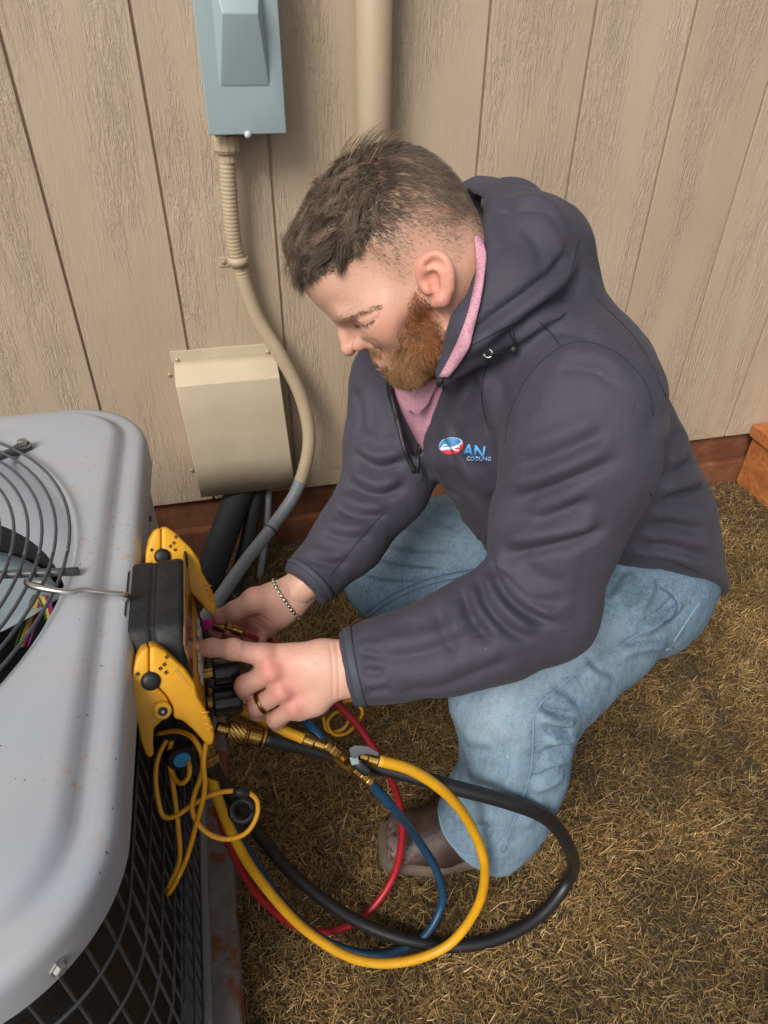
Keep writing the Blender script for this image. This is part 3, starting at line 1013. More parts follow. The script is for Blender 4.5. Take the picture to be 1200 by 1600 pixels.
# order along the guard: from the service panel at the far end, down the right side, round the near corner, along the near side
i_far = NR // 8 - 5
right = per[:i_far + 1][::-1]
corner = np.roll(rrect(0.020), 0, 0)[:NR // 8][::-1]
nearside = rrect(0.020)[-NR // 8:][::-1]
path = np.vstack([right, corner, nearside])
Lp = np.concatenate([[0], np.cumsum(np.linalg.norm(np.diff(path, axis=0), axis=1))])
def at_len(s):
    return np.array([np.interp(s, Lp, path[:, 0]), np.interp(s, Lp, path[:, 1])])
ss = np.linspace(0, Lp[-1], 90)
PL = np.array([at_len(s) for s in ss])
rod = None
sp_ = 0.0235
for i in range(int(min(Lp[-1], 1.25) / sp_) + 1):
    p = at_len(i * sp_)
    if rod is None:
        Vr, Fr = tube_arrays(np.array([[0, 0, 0.068], [0, 0, 0.33], [0, 0, 0.634]]), 0.0017, 6, False)
        rod = mesh('grille_wire', Vr, Fr, True)
    link('grille_wire', rod, WIRE, ac, (p[0], p[1], 0))
for z in np.arange(0.100, 0.64, 0.0735):
    off = 0.0028
    T2 = np.gradient(PL, axis=0); T2 /= np.linalg.norm(T2, axis=1)[:, None]
    Nn = np.column_stack([-T2[:, 1], T2[:, 0]])     # outwards
    if Nn[0] @ np.array([1, 0]) < 0: Nn = -Nn
    C = np.column_stack([PL + Nn * off, np.full(len(PL), z)])
    tube('grille_wire', C, 0.0018, WIRE, ac, 6, up0=(0, 0, 1))
# service panel at the far end of the right side, corner post near
full = np.roll(rrect(0.012), -NR // 8, 0)
seg = full[i_far - 3: i_far + NR // 4 + 8]
Vp = np.vstack([np.column_stack([seg, np.full(len(seg), z)]) for z in (0.060, 0.63)])
m_ = len(seg)
o = link('service_panel', mesh('service_panel', Vp, [(j, j + 1, m_ + j + 1, m_ + j) for j in range(m_ - 1)], True), ACGREY, ac)
o.modifiers.new('thick', 'SOLIDIFY').thickness = 0.003
for (u, v) in ((219, 812), (219, 843)):
    p = np.array([HX - 0.010, 0, 0])
    rr_ = ray(u, v); t_ = (AO[0] + HX - 0.011 - CAM[0]) / rr_[0]
    pz = 0.585 if v < 830 else 0.565
    py = (G(u, v, pz) - AO)[1]
    lathe('bolt', [(0, 0.0075), (0.0015, 0.0075), (0.0017, 0.0050), (0.006, 0.0048)], (HX - 0.012, py, pz), (1, 0, 0), BOLT, ac, facet=6)
bb = G(68, 1487, 0.640) - AO
nb = nrm([bb[0] - (HX - CR), bb[1] + (HY - CR), 0])
cc = np.array([HX - CR, -(HY - CR), 0.640]) + nb * (CR + 0.0005)
lathe('bolt', [(0, 0.0065), (0.0015, 0.0065), (0.0017, 0.0046), (0.0050, 0.0044), (0.0056, 0.0034)], cc, nb, plain('dull_zinc', srgb(150, 148, 144), 0.5, 0.5), ac, facet=6)
# near corner post and base pan
pp = at_len(Lp[i_far] + 0.135)
link('corner_post', bm_mesh('corner_post', box_bm((pp[0] - 0.0035, pp[1] - 0.0035, 0.06), (pp[0] + 0.0035, pp[1] + 0.0035, 0.632), 0.001)), ACGREY, ac)
V, F = loft([(rrect(0.016), 0.045), (rrect(0.010), 0.045), (rrect(0.010), 0.072), (rrect(0.013), 0.074), (rrect(0.05), 0.074)])
me = mesh('base_pan', V, F); autosmooth(me)
link('base_pan', me, ACGREY, ac)
# ---- pad it stands on
pd = box('concrete_pad', (-0.98, -1.29, -0.06), (-0.100, -0.36, 0.044), PADM, None, 0.008, 3)
tag(pd, 'grey concrete pad stained with red soil under the air conditioner', 'pad')

# ================================================================== gauge set hung on the air conditioner
RUB = None
def rubber():
    M = Mat('worn_black_rubber', (0.02, 0.02, 0.021), 0.55, 0, 0.3)
    v = M.coords()
    n = M.noise(v, 35, 5, 0.7)
    c = M.ramp(n, [(0.3, (0.008, 0.008, 0.009)), (0.7, (0.019, 0.020, 0.021))])
    d = M.ramp(M.noise(v, 190, 6, 0.8), [(0.55, (0, 0, 0)), (0.72, (1, 1, 1))])
    m = M.ramp(M.noise(v, 22, 2), [(0.42, (0, 0, 0)), (0.6, (1, 1, 1))])
    M.color(M.mix(M.math('MULTIPLY', M.math('MULTIPLY', d, m), 0.32), c, srgb(110, 114, 108)))
    M.rough(M.ramp(n, [(0.3, (0.42,) * 3), (0.7, (0.66,) * 3)]))
    M.bump(M.noise(v, 240, 3), 0.15, 0.001)
    return M.m
RUB = rubber()
def worn_yellow():
    M = Mat('worn_yellow_plastic', srgb(226, 168, 28), 0.45)
    v = M.coords()
    c = M.ramp(M.noise(v, 14, 4), [(0.3, srgb(198, 138, 14)), (0.7, srgb(224, 164, 26))])
    d = M.ramp(M.noise(v, 85, 5, 0.75), [(0.60, (0, 0, 0)), (0.78, (1, 1, 1))])
    M.color(M.mix(M.math('MULTIPLY', d, 0.75), c, srgb(104, 72, 24)))
    M.rough(M.ramp(M.noise(v, 40, 3), [(0.3, (0.36,) * 3), (0.7, (0.58,) * 3)]))
    M.bump(M.noise(v, 300, 3), 0.1, 0.0008)
    return M.m
YEL = worn_yellow()
CHROME = plain('bright_steel', srgb(200, 198, 192), 0.18, 1.0, 0.06, 60)
def brass_mat():
    M = Mat('brass', srgb(186, 148, 78), 0.32, 1.0)
    v = M.coords()
    M.color(M.ramp(M.noise(v, 60, 4), [(0.3, srgb(150, 112, 56)), (0.7, srgb(202, 166, 96))]))
    M.rough(M.ramp(M.noise(v, 90, 3), [(0.3, (0.24,) * 3), (0.7, (0.42,) * 3)]))
    return M.m
BRASS = brass_mat()
GLOSS = plain('black_knob', (0.012, 0.012, 0.013), 0.22, 0, 0.2, 40)
BLUEC = plain('blue_cap', srgb(52, 140, 190), 0.35)

mf = thing('manifold_gauge', 'black and yellow digital manifold gauge hooked on the air conditioner', 'gauge', loc=(-0.105, -0.87, 0.50))
MO = np.array(mf.location)
def mbox(name, lo, hi, mat, bev=0.0, seg=3, parent=mf):
    o = box(name, np.array(lo) - MO, np.array(hi) - MO, mat, parent, bev, seg)
    autosmooth(o.data, 40)
    return o
def shell(name, x0, x1, inset, mat, bev):
    """half of the rubber boot: outline of the gauge with clipped corners, seen from the front"""
    y0, y1, z0, z1 = -0.948 + inset, -0.788 - inset, 0.500 + inset, 0.668 - inset
    c = 0.030
    out = [(y0 + c, z1), (y0, z1 - c), (y0, z0 + c * 0.6), (y0 + c * 0.6, z0), (y1 - c * 0.6, z0), (y1, z0 + c * 0.6), (y1, z1 - c), (y1 - c, z1)]
    return extrude_poly(name, [np.array([x1, y, z]) - MO for y, z in out], (1, 0, 0), x1 - x0, mat, mf, bev, 4, 35)
shell('rear_shell', -0.134, -0.1088, 0.0, RUB, 0.006)
shell('seam_gasket', -0.1110, -0.1070, 0.0015, BLACK, 0.0)
shell('front_shell', -0.1085, -0.0790, 0.0, RUB, 0.006)
mbox('hook_housing', (-0.1435, -0.905, 0.600), (-0.128, -0.822, 0.6690), RUB, 0.010, 4)
# face: yellow surround, display, keys
mbox('face_plate', (-0.0795, -0.940, 0.520), (-0.0775, -0.806, 0.612), plain('yellow_face', srgb(214, 150, 26), 0.4, 0, 0.05), 0.001)
mbox('display', (-0.0795, -0.942, 0.6125), (-0.0772, -0.806, 0.663), plain('display_glass', srgb(120, 82, 50), 0.12), 0.0005)
for i, (y, z) in enumerate([(-0.905, 0.581), (-0.888, 0.581), (-0.853, 0.581), (-0.836, 0.581), (-0.905, 0.567), (-0.888, 0.567), (-0.870, 0.567), (-0.853, 0.567), (-0.836, 0.567)]):
    mbox('key', (-0.0768, y - 0.006, z - 0.0045), (-0.0738, y + 0.006, z + 0.0045), plain('grey_key', srgb(196, 198, 200), 0.4), 0.0012, 2)
mbox('blue_key', (-0.0768, -0.877, 0.574), (-0.0736, -0.864, 0.588), BLUEC, 0.0014, 2)
for lo, hi in (((-0.080, -0.806, 0.502), (-0.0762, -0.790, 0.658)), ((-0.080, -0.930, 0.502), (-0.0755, -0.806, 0.520))):
    mbox('face_rim', lo, hi, RUB, 0.003, 2)
# valve block below with hand knobs
mbox('valve_block', (-0.122, -0.940, 0.440), (-0.078, -0.800, 0.4995), plain('dark_block', (0.02, 0.02, 0.022), 0.4), 0.006)
def knob(c, d, r, L, cap=None):
    d = nrm(d)
    prof_n = 24
    a = nrm(np.cross(d, [0.1, 0.2, 0.95])); b = np.cross(d, a)
    rows = []
    for s, f in ((0, 0.86), (0.10, 1.0), (0.85, 1.0), (1.0, 0.88)):
        rows.append([np.asarray(c) + d * L * s + r * f * (1 - 0.10 * (k % 4 == 0)) * (math.cos(t) * a + math.sin(t) * b) for k, t in enumerate(np.linspace(0, 2 * np.pi, prof_n, endpoint=False))])
    V = np.vstack(rows) - MO
    n = prof_n
    F = [(i * n + j, i * n + (j + 1) % n, (i + 1) * n + (j + 1) % n, (i + 1) * n + j) for i in range(3) for j in range(n)]
    F += [tuple(range(n))[::-1], tuple(3 * n + j for j in range(n))]
    me = mesh('knob', V, F); autosmooth(me, 30)
    k = link('knob', me, GLOSS, mf)
    if cap:
        lathe('cap', [(0, r * 0.55), (0.0015, r * 0.52)], np.asarray(c) + d * (L + 0.0002) - MO, d, cap, k, 20)
    lathe('stem', [(0, r * 0.4), (0.03, r * 0.4)], np.asarray(c) - d * 0.029 - MO, d, BRASS, k, 14)
    return k
k1, k2 = J(333, 1052, 0.800), J(333, 1098, 0.795)
knob(k1, (1, 0, -0.05), 0.0160, 0.030)
knob(k2, (1, 0, -0.05), 0.0165, 0.033)
kb = J(280, 1158, 0.765)
knob(kb, J(285, 1192, 0.735) - kb, 0.0170, 0.030, BLUEC)
# hook wire to the fan guard
hk = [np.array([-0.138, -0.872, 0.664]), G(198, 930, 0.684), G(165, 926, 0.693), G(130, 922, 0.700), G(108, 925, 0.703), G(60, 918, 0.708), G(44, 913, 0.704), G(46, 907, 0.692), G(66, 910, 0.688), G(74, 911, 0.687)]
tube('hook', smooth_path(hk, 50) - MO, 0.0030, CHROME, mf, 10)

# ---- spring clamps hung on both ends of the gauge
zc = lambda x, y: (180 + x / 3.81, 810 + y / 3.81)
CP0 = J(238, 1012, 0.650)
CN = nrm([0.20, -0.80, 0.55])
def on_plane(u, v, lift=0.0):
    r = ray(u, v)
    t = ((CP0 - CAM) @ CN) / (r @ CN)
    return CAM + r * t + CN * lift
leftjaw = [(200, 768), (160, 790), (125, 850), (97, 960), (88, 1070), (105, 1160), (135, 1235), (150, 1320), (182, 1410), (213, 1430), (231, 1405), (226, 1340), (231, 1252), (290, 1197), (338, 1172), (342, 1135), (306, 1062), (258, 1012), (200, 940)]
rightjaw = [(206, 766), (245, 756), (300, 790), (420, 900), (475, 980), (492, 1060), (540, 1140), (586, 1240), (592, 1310), (572, 1356), (540, 1342), (470, 1262), (400, 1202), (350, 1192), (345, 1132), (311, 1058), (262, 1006), (206, 936)]
def make_clamp():
    r = thing('pipe_clamp', 'yellow spring pipe clamp on the near end of the gauge', 'clamp', 'yellow pipe clamps on the gauge', loc=tuple(CP0))
    P = lambda pts, lift: [on_plane(*zc(*p), lift) - CP0 for p in pts]
    extrude_poly('fixed_jaw', P(leftjaw, 0.0), CN, 0.030, YEL, r, 0.0042, 3)
    rj = extrude_poly('moving_jaw', P(rightjaw, 0.002), CN, 0.032, YEL, r, 0.0045, 3)
    c = on_plane(*zc(212, 966), -0.003) - CP0
    o = lathe('spring_cap', [(0, 0.0092), (0.004, 0.0092), (0.007, 0.0080), (0.0085, 0.0045)], c, CN, plain('rubber_cap', (0.012, 0.012, 0.013), 0.5), r, 24, True)
    c = on_plane(*zc(280, 1140), 0.001) - CP0
    pv = lathe('pivot_boss', [(0, 0.0085), (0.0030, 0.0082), (0.0038, 0.0070)], c, CN, YEL, r, 24)
    lathe('pivot_pin', [(0, 0.0042), (0.0012, 0.0042), (0.002, 0.0032)], c + CN * 0.0037, CN, GLOSS, pv, 16)
    lathe('pin_centre', [(0, 0.0016), (0.0006, 0.0013)], c + CN * 0.0056, CN, BOLT, pv, 12)
    ax = nrm(on_plane(303, 1072) - on_plane(272, 1036)); ay = np.cross(CN, ax)
    for (x, y) in ((306, 822), (292, 866), (268, 890), (302, 914), (134, 926)):
        lf = 0.0022 if x > 200 else 0.0002
        c = on_plane(*zc(x, y), lf) - CP0
        M = Matrix(((ax[0], ay[0], CN[0], c[0]), (ax[1], ay[1], CN[1], c[1]), (ax[2], ay[2], CN[2], c[2]), (0, 0, 0, 1)))
        box('slot', (-0.0017, -0.0017, -0.002), (0.0017, 0.0017, 0.0002), plain('slot_shadow', srgb(84, 60, 18), 0.8), r, 0.0, 2, M)
    for i in range(4):        # grip ridges
        a, b = on_plane(*zc(508 + i * 13, 1150 + i * 32), 0.0022) - CP0, on_plane(*zc(556 + i * 7, 1150 + i * 36), 0.0022) - CP0
        tube('grip_ridge', np.array([a, (a + b) / 2 + CN * 0.0004, b]), 0.0011, YEL, rj, 6)
    t = text_mesh('fieldpiece', 0.0066, 0.0004, 0.0002)
    place_mesh(t, on_plane(*zc(398, 948), 0.0024) - CP0, on_plane(*zc(460, 1010)) - on_plane(*zc(345, 870)), ay)
    link('lettering', t, plain('raised_yellow', srgb(212, 160, 52), 0.5), rj)
    return r
def copy_tree(o, parent=None):
    c = o.copy()
    COL.objects.link(c)
    c.parent = parent
    for ch in list(o.children):
        copy_tree(ch, c)
    return c
clamp = make_clamp()
far = copy_tree(clamp)
far.location = tuple(J(256, 826, 0.775))
far.scale = (1.0, 1.0, 1.0)
far['label'] = 'yellow spring pipe clamp on the far end of the gauge'

# ---- thin yellow leads of the clamps
LEAD = plain('yellow_lead', srgb(224, 158, 24), 0.42, 0, 0.08, 60)
ld = thing('clamp_lead', 'thin yellow clamp lead looped and tied beside the air conditioner grille', 'cable', loc=tuple(J(300, 1200, 0.74)))
LO2 = np.array(ld.location)
leads = [[(322, 1160, .70), (318, 1190, .695), (320, 1230, .70), (306, 1290, .715), (288, 1350, .735), (263, 1396, .745), (262, 1390, .75), (280, 1345, .755), (278, 1290, .75), (270, 1225, .745), (264, 1180, .74), (268, 1158, .735)],
         [(246, 1146, .725), (275, 1142, .715), (300, 1152, .705), (314, 1175, .70), (316, 1205, .705), (306, 1235, .712), (300, 1262, .715), (308, 1285, .715), (328, 1304, .715), (358, 1311, .72), (386, 1300, .725), (402, 1272, .73), (401, 1250, .735), (388, 1239, .735),
          (362, 1236, .73), (330, 1242, .725), (300, 1258, .722), (272, 1276, .72), (256, 1276, .72), (247, 1250, .722), (243, 1210, .725), (248, 1180, .728), (260, 1156, .73)],
         [(268, 1200, .745), (272, 1215, .74), (284, 1224, .735), (294, 1215, .735), (296, 1200, .738), (294, 1190, .742)]]
for L_ in leads:
    C = smooth_path([J(*p) for p in L_], 110 if len(L_) > 7 else 30)
    tube('cable', C - LO2, 0.00265, LEAD, ld, 8)
sa, sb = J(364, 1236, .731), J(389, 1240, .734)
tube('tie_strap', np.array([sa, (sa + sb) / 2, sb]) - LO2, 0.0052, BLK, ld, 10)
c0_ = J(378, 1268, 0.80)
lo_ = [J(378 + 17 * math.cos(a), 1266 + 17 * math.sin(a), 0.79) for a in np.linspace(0, 2 * np.pi, 17)]
tube('tie_loop', np.array(lo_) - LO2, 0.0045, BLK, ld, 8, up0=ray(378, 1266), flat=1.0)
tag(tube('cable_coil', smooth_path([J(505, 1120, .95), J(512, 1142, .955), J(534, 1140, .96), J(545, 1122, .96), J(528, 1112, .955), J(512, 1128, .95), J(520, 1146, .95), J(540, 1146, .96), J(558, 1130, .97), J(566, 1112, .97), J(552, 1094, .97), J(535, 1098, .965)], 110), 0.0024, LEAD, None, 8),
    'small coil of thin yellow cable hanging below the near wrist', 'cable')

# ---- charging hoses
def hose_mat(name, col, rough=0.42):
    M = Mat(name, col, rough)
    v = M.coords()
    c = M.ramp(M.noise(v, 18, 4), [(0.3, tuple(x * 0.82 for x in col)), (0.7, tuple(min(1, x * 1.12) for x in col))])
    d = M.ramp(M.noise(v, 90, 5, 0.75), [(0.62, (0, 0, 0)), (0.8, (1, 1, 1))])
    M.color(M.mix(M.math('MULTIPLY', d, 0.35), c, srgb(96, 78, 56)))
    M.bump(M.noise(v, 350, 2), 0.08, 0.0006)
    return M.m
def hose(name, pts, r, mat, label, ends=()):
    P = []
    for p in pts:
        if len(p) == 4: q_ = J(p[0], p[1], p[2])
        else:
            q_ = GS(p[0], p[1], p[2])
        q_[2] = max(q_[2], r * 0.9)
        P.append(q_)
    C = smooth_path(P, 150)
    t = thing(name, label, 'hose', 'charging hoses', loc=tuple(C[-1]))
    tube('hose', C - C[-1], r, mat, t, 16)
    return t, C
BH, YH, UH, RH = hose_mat('black_hose', (0.013, 0.013, 0.014), 0.4), hose_mat('yellow_hose', srgb(214, 156, 26)), hose_mat('blue_hose', srgb(22, 62, 92)), hose_mat('red_hose', srgb(164, 26, 38))
hb, Cb = hose('charging_hose', [(410, 1152, .815, 0), (470, 1166, .835, 0), (540, 1185, .852, 0), (620, 1206, .858, 0), (700, 1228, .860, 0), (790, 1252, .872, 0), (850, 1276, .905, 0), (886, 1318, .965, 0), (890, 1372, .945), (850, 1425, .975), (790, 1462, .985), (720, 1478, .985), (640, 1470, .98), (550, 1435, .96), (460, 1368, .90), (395, 1290, .80), (352, 1232, .715), (334, 1205, .655), (326, 1186, .625)],
               0.0094, BH, 'thick black charging hose looping over the grass')
hy, Cy = hose('charging_hose', [(590, 1188, .808, 0), (640, 1202, .822, 0), (695, 1238, .848, 0), (738, 1295, .905, 0), (757, 1352, .935, 0), (742, 1425, .905), (698, 1478, .955), (630, 1503, .965), (560, 1500, .955), (480, 1455, .91), (410, 1380, .83), (366, 1310, .75), (340, 1248, .69), (328, 1205, .655)],
               0.0067, YH, 'bright yellow charging hose in a wide loop below the valve')
hu, Cu = hose('charging_hose', [(576, 1220, .832, 0), (610, 1258, .855, 0), (650, 1308, .82), (684, 1366, .90), (690, 1415, .955), (660, 1466, .98), (600, 1490, .985), (530, 1480, .975), (460, 1432, .93), (405, 1358, .84), (362, 1290, .75), (340, 1240, .70), (330, 1205, .665)],
               0.0060, UH, 'blue charging hose lying inside the yellow loop')
hr, Cr = hose('charging_hose', [(420, 1002, .930, 0), (470, 1040, .935, 0), (515, 1088, .945, 0), (560, 1135, .955, 0), (596, 1190, .965, 0), (622, 1250, .84), (628, 1310, .90), (612, 1375, .955), (570, 1430, .985), (520, 1455, .985), (465, 1448, .97), (405, 1400, .91), (365, 1335, .82), (344, 1275, .74), (334, 1225, .69)],
               0.0055, RH, 'red charging hose, the farthest of the loops under the man\'s hands')
hy2, Cy2 = hose('charging_hose', [(478, 1156, .815, 0), (440, 1140, .825, 0), (395, 1118, .835, 0), (350, 1095, .83, 0), (318, 1080, .83, 0)], 0.0062, YH, 'short length of yellow hose running under the near hand to the gauge')
hu2, Cu2 = hose('charging_hose', [(512, 1168, .820, 0), (490, 1140, .832, 0), (460, 1110, .868, 0), (420, 1085, .87, 0), (370, 1075, .86, 0), (320, 1075, .845, 0)], 0.0060, UH, 'short length of blue hose rising behind the near hand')
# brass end fittings
def fitting(parent, p, q, parts):
    o = np.array(parent.location)
    p, q = np.asarray(p), np.asarray(q)
    d = nrm(q - p)
    L = np.linalg.norm(q - p)
    for (s0, s1, r0, nm, facet) in parts:
        lathe(nm, [(0, r0 * 0.9), (0.0012, r0), ((s1 - s0) * L - 0.0012, r0), ((s1 - s0) * L, r0 * 0.9)], p + d * s0 * L - o, d, BRASS, parent, 18, False, facet)
def knurl(parent, p, q, r):
    """ring of small ridges"""
    o = np.array(parent.location); p, q = np.asarray(p), np.asarray(q)
    d = nrm(q - p); L = np.linalg.norm(q - p)
    a = nrm(np.cross(d, [0.1, 0.3, 0.9])); b = np.cross(d, a)
    n, m = 30, 7
    V = [p + d * L * i / (m - 1) + (r * (1 + 0.05 * ((i + k) % 2))) * (math.cos(2 * np.pi * k / n) * a + math.sin(2 * np.pi * k / n) * b) - o for i in range(m) for k in range(n)]
    F = [(i * n + j, i * n + (j + 1) % n, (i + 1) * n + (j + 1) % n, (i + 1) * n + j) for i in range(m - 1) for j in range(n)]
    F += [tuple(range(n))[::-1], tuple((m - 1) * n + j for j in range(n))]
    link('knurled_nut', mesh('knurled_nut', V, F), BRASS, parent)
fitting(hb, J(414, 1153, .815), J(338, 1136, .800), [(0, 0.08, 0.0122, 'ferrule', None), (0.08, 0.36, 0.0098, 'sleeve', None), (0.36, 0.42, 0.0118, 'collar', None), (0.74, 1.0, 0.0068, 'nipple', None)])
knurl(hb, J(382, 1146, .809), J(357, 1140, .804), 0.0114)
fitting(hb, J(327, 1190, .775), J(318, 1150, .765), [(0, 0.3, 0.0125, 'ferrule', None), (0.3, 0.7, 0.0100, 'sleeve', None), (0.7, 1.0, 0.0118, 'nut', 6)])
fitting(hy, J(592, 1189, .808), J(562, 1180, .808), [(0, 0.55, 0.0076, 'ferrule', None), (0.55, 1, 0.0058, 'sleeve', None)])
fitting(hy2, J(474, 1154, .815), J(508, 1166, .816), [(0, 0.5, 0.0072, 'ferrule', None), (0.5, 1, 0.0062, 'sleeve', None)])
# ---- ball valve between the hoses
bv_ = thing('ball_valve', 'brass ball valve with grey lever joining the yellow and blue hoses', 'valve', loc=tuple(J(545, 1190, .815)))
fitting(bv_, J(508, 1162, .816), J(580, 1222, .830), [(0.0, 0.12, 0.0075, 'ferrule', None), (0.12, 0.24, 0.0088, 'nut', 6), (0.24, 0.62, 0.0096, 'valve_body', 8), (0.62, 0.76, 0.0092, 'nut', 6), (0.76, 0.9, 0.0072, 'sleeve', None), (0.9, 1.0, 0.0080, 'ferrule', None)])
vo = np.array(bv_.location)
vc = J(552, 1184, .800)
lathe('stem', [(0, 0.006), (0.012, 0.006)], J(543, 1190, .817) - vo, vc - J(543, 1190, .817), BRASS, bv_, 14)
LEV = plain('grey_lever', srgb(84, 86, 88), 0.6, 0.0, spec=0.2)
extrude_poly('lever', [J(u, v, .796) - vo for u, v in ((545, 1170), (554, 1164), (575, 1166), (592, 1176), (592, 1182), (574, 1178), (562, 1180), (556, 1188), (549, 1186))], -ray(560, 1172), 0.005, LEV, bv_, 0.0012, 2)
extrude_poly('handle_grip', [J(u, v, .798) - vo for u, v in ((550, 1188), (566, 1190), (580, 1204), (576, 1213), (566, 1212), (552, 1198))], -ray(565, 1200), 0.010, GLOSS, bv_, 0.002, 2)
extrude_poly('label_plate', [J(u, v, .796) - vo for u, v in ((546, 1184), (558, 1181), (562, 1193), (550, 1196))], -ray(553, 1188), 0.002, plain('pale_label', srgb(140, 156, 164), 0.5), bv_, 0.0004, 1)

# ---- low-loss fitting held in the far hand
pr_ = thing('hose_fitting', 'small brass hose fitting with pink tag pinched in the far hand', 'fitting', loc=tuple(J(355, 978, .895)))
fitting(pr_, J(334, 972, .893), J(382, 990, .892), [(0.0, 0.06, 0.0085, 'collar', None), (0.40, 0.60, 0.0040, 'shaft', None), (0.60, 0.96, 0.0056, 'sleeve', None)])
knurl(pr_, J(337, 973, .893), J(353, 979, .893), 0.0088)
po = np.array(pr_.location)
extrude_poly('pink_tag', [J(u, v, .868) - po for u, v in ((309, 980), (315, 968), (334, 965), (331, 984), (312, 986))], -ray(322, 975), 0.004, plain('pink_tape', srgb(214, 44, 140), 0.45), pr_, 0.0012, 2)
tube('red_tip', smooth_path([J(380, 989, .892), J(395, 995, .897), J(408, 1001, .91)], 10) - po, 0.0032, RH, pr_, 8)

# ================================================================== the man
# ---- directions of his body
LP = nrm([0.52, -0.85, 0.0])          # his left at the hips
FP = nrm([-0.85, -0.52, 0.0])         # where the hips face
LS = nrm([0.58, -0.72, 0.36])         # his left at the shoulders
# ---- head frame
HC = J(620, 420, 0.765)
_r = nrm(ray(620, 420))
e_l0 = -_r
_ri = nrm(R[:, 0] - _r * (R[:, 0] @ _r))
_dn = np.cross(_r, _ri)
e_f0 = nrm(-0.73 * _ri + 0.68 * _dn)
e_u = nrm(-0.68 * _ri - 0.73 * _dn)
_ps = math.radians(3)
e_f = math.cos(_ps) * e_f0 + math.sin(_ps) * e_l0
e_l = math.cos(_ps) * e_l0 - math.sin(_ps) * e_f0
HA = np.stack([e_f, e_l, e_u])
def H(f, l, u):
    return HC + (f * e_f + l * e_l + u * e_u) * 0.001
def HL(P):
    return (np.asarray(P) - HC) @ HA.T * 1000

# ------------------------------------------------------------------ jacket
def torso(X, g=0.0, k=0.05):
    X.chain([J(945, 868, 1.13), J(918, 800, 1.07), J(868, 712, 0.99), J(812, 618, 0.90), J(785, 560, 0.86)],
            [0.138 + g, 0.142 + g, 0.136 + g, 0.120 + g, 0.095 + g], k,
            wide=[LP, LP, nrm(LP + LS), LS, LS], f=[1.30, 1.27, 1.24, 1.34, 1.4])
JK = Vox((-0.02, -1.13, 0.30), (0.90, -0.30, 1.12), 0.0036)
torso(JK)
JK.chain([J(945, 868, 1.13), J(962, 905, 1.165)], [0.142, 0.146], 0.03, wide=LP, f=[1.30, 1.24])
_hA, _hB, _hC = J(1110, 928, 1.13), J(985, 890, 1.00), J(748, 868, 1.05)
_hn = nrm(np.cross(_hB - _hA, _hC - _hA)); _hn = _hn if _hn[2] < 0 else -_hn
JK.half(_hB, _hn, 0.004)
# shoulders and yoke
JK.chain([J(905, 600, 0.775), J(800, 525, 0.83), J(640, 585, 0.95)], [0.078, 0.085, 0.07], 0.05)
# near (left) sleeve
ls_p = [J(918, 632, 0.735), J(902, 720, 0.742), J(868, 830, 0.765), J(838, 935, 0.787)]
JK.chain(ls_p, [0.0800, 0.0775, 0.0660, 0.0610], 0.030)
JK.chain([J(838, 935, 0.787), J(770, 978, 0.785), J(690, 1008, 0.785), J(610, 1030, 0.788), J(556, 1043, 0.790), J(535, 1046, 0.790)],
         [0.0640, 0.0600, 0.0530, 0.0455, 0.0385, 0.0375], 0.022)
JK.ell(J(862, 962, 0.80), (0.048, 0.048, 0.048), None, 0.03)
# far (right) sleeve
JK.chain([J(622, 612, 0.955), J(612, 690, 0.965), J(603, 760, 0.965)], [0.066, 0.062, 0.058], 0.03)
JK.chain([J(603, 762, 0.965), J(545, 842, 0.945), J(492, 898, 0.925), J(470, 922, 0.915)], [0.058, 0.047, 0.036, 0.033], 0.02)
# hood lying on the shoulders
hood_c = [J(700, 582, 0.735), J(745, 520, 0.715), J(800, 458, 0.725), J(822, 392, 0.765), J(795, 345, 0.83), J(750, 328, 0.89), J(700, 340, 0.95), J(640, 440, 0.98), J(610, 560, 0.90)]
JK.chain(hood_c[:4], [0.014, 0.030, 0.045, 0.053], 0.010)
JK.chain(hood_c[3:7], [0.053, 0.045, 0.037, 0.033], 0.012)
JK.chain(hood_c[6:], [0.035, 0.028, 0.014], 0.012)
JK.chain([J(800, 480, 0.745), J(842, 408, 0.80), J(848, 435, 0.80)], [0.045, 0.056, 0.052], 0.030)
JK.chain([J(760, 545, 0.730), J(828, 487, 0.725), J(876, 462, 0.760)], [0.016, 0.024, 0.034], 0.008)
# neck opening
ncx = [J(640, 450, 0.775), J(705, 487, 0.80), J(760, 520, 0.84)]
JK.chain(ncx, [0.088, 0.080, 0.050], 0.008, op='sub')
JK.chain([J(722, 338, 0.87), J(738, 372, 0.81), J(742, 400, 0.79)], [0.030, 0.030, 0.024], 0.010, op='sub')
# front opening down the zip
for dt in (-0.05, -0.025, 0.0, 0.020, 0.032):
    JK.chain([J(648, 575, 0.83 + dt), J(645, 610, 0.84 + dt), J(646, 650, 0.865 + dt), J(648, 700, 0.895 + dt), J(650, 735, 0.91 + dt)],
             [0.040, 0.033, 0.022, 0.011, 0.003], 0.003, op='sub')
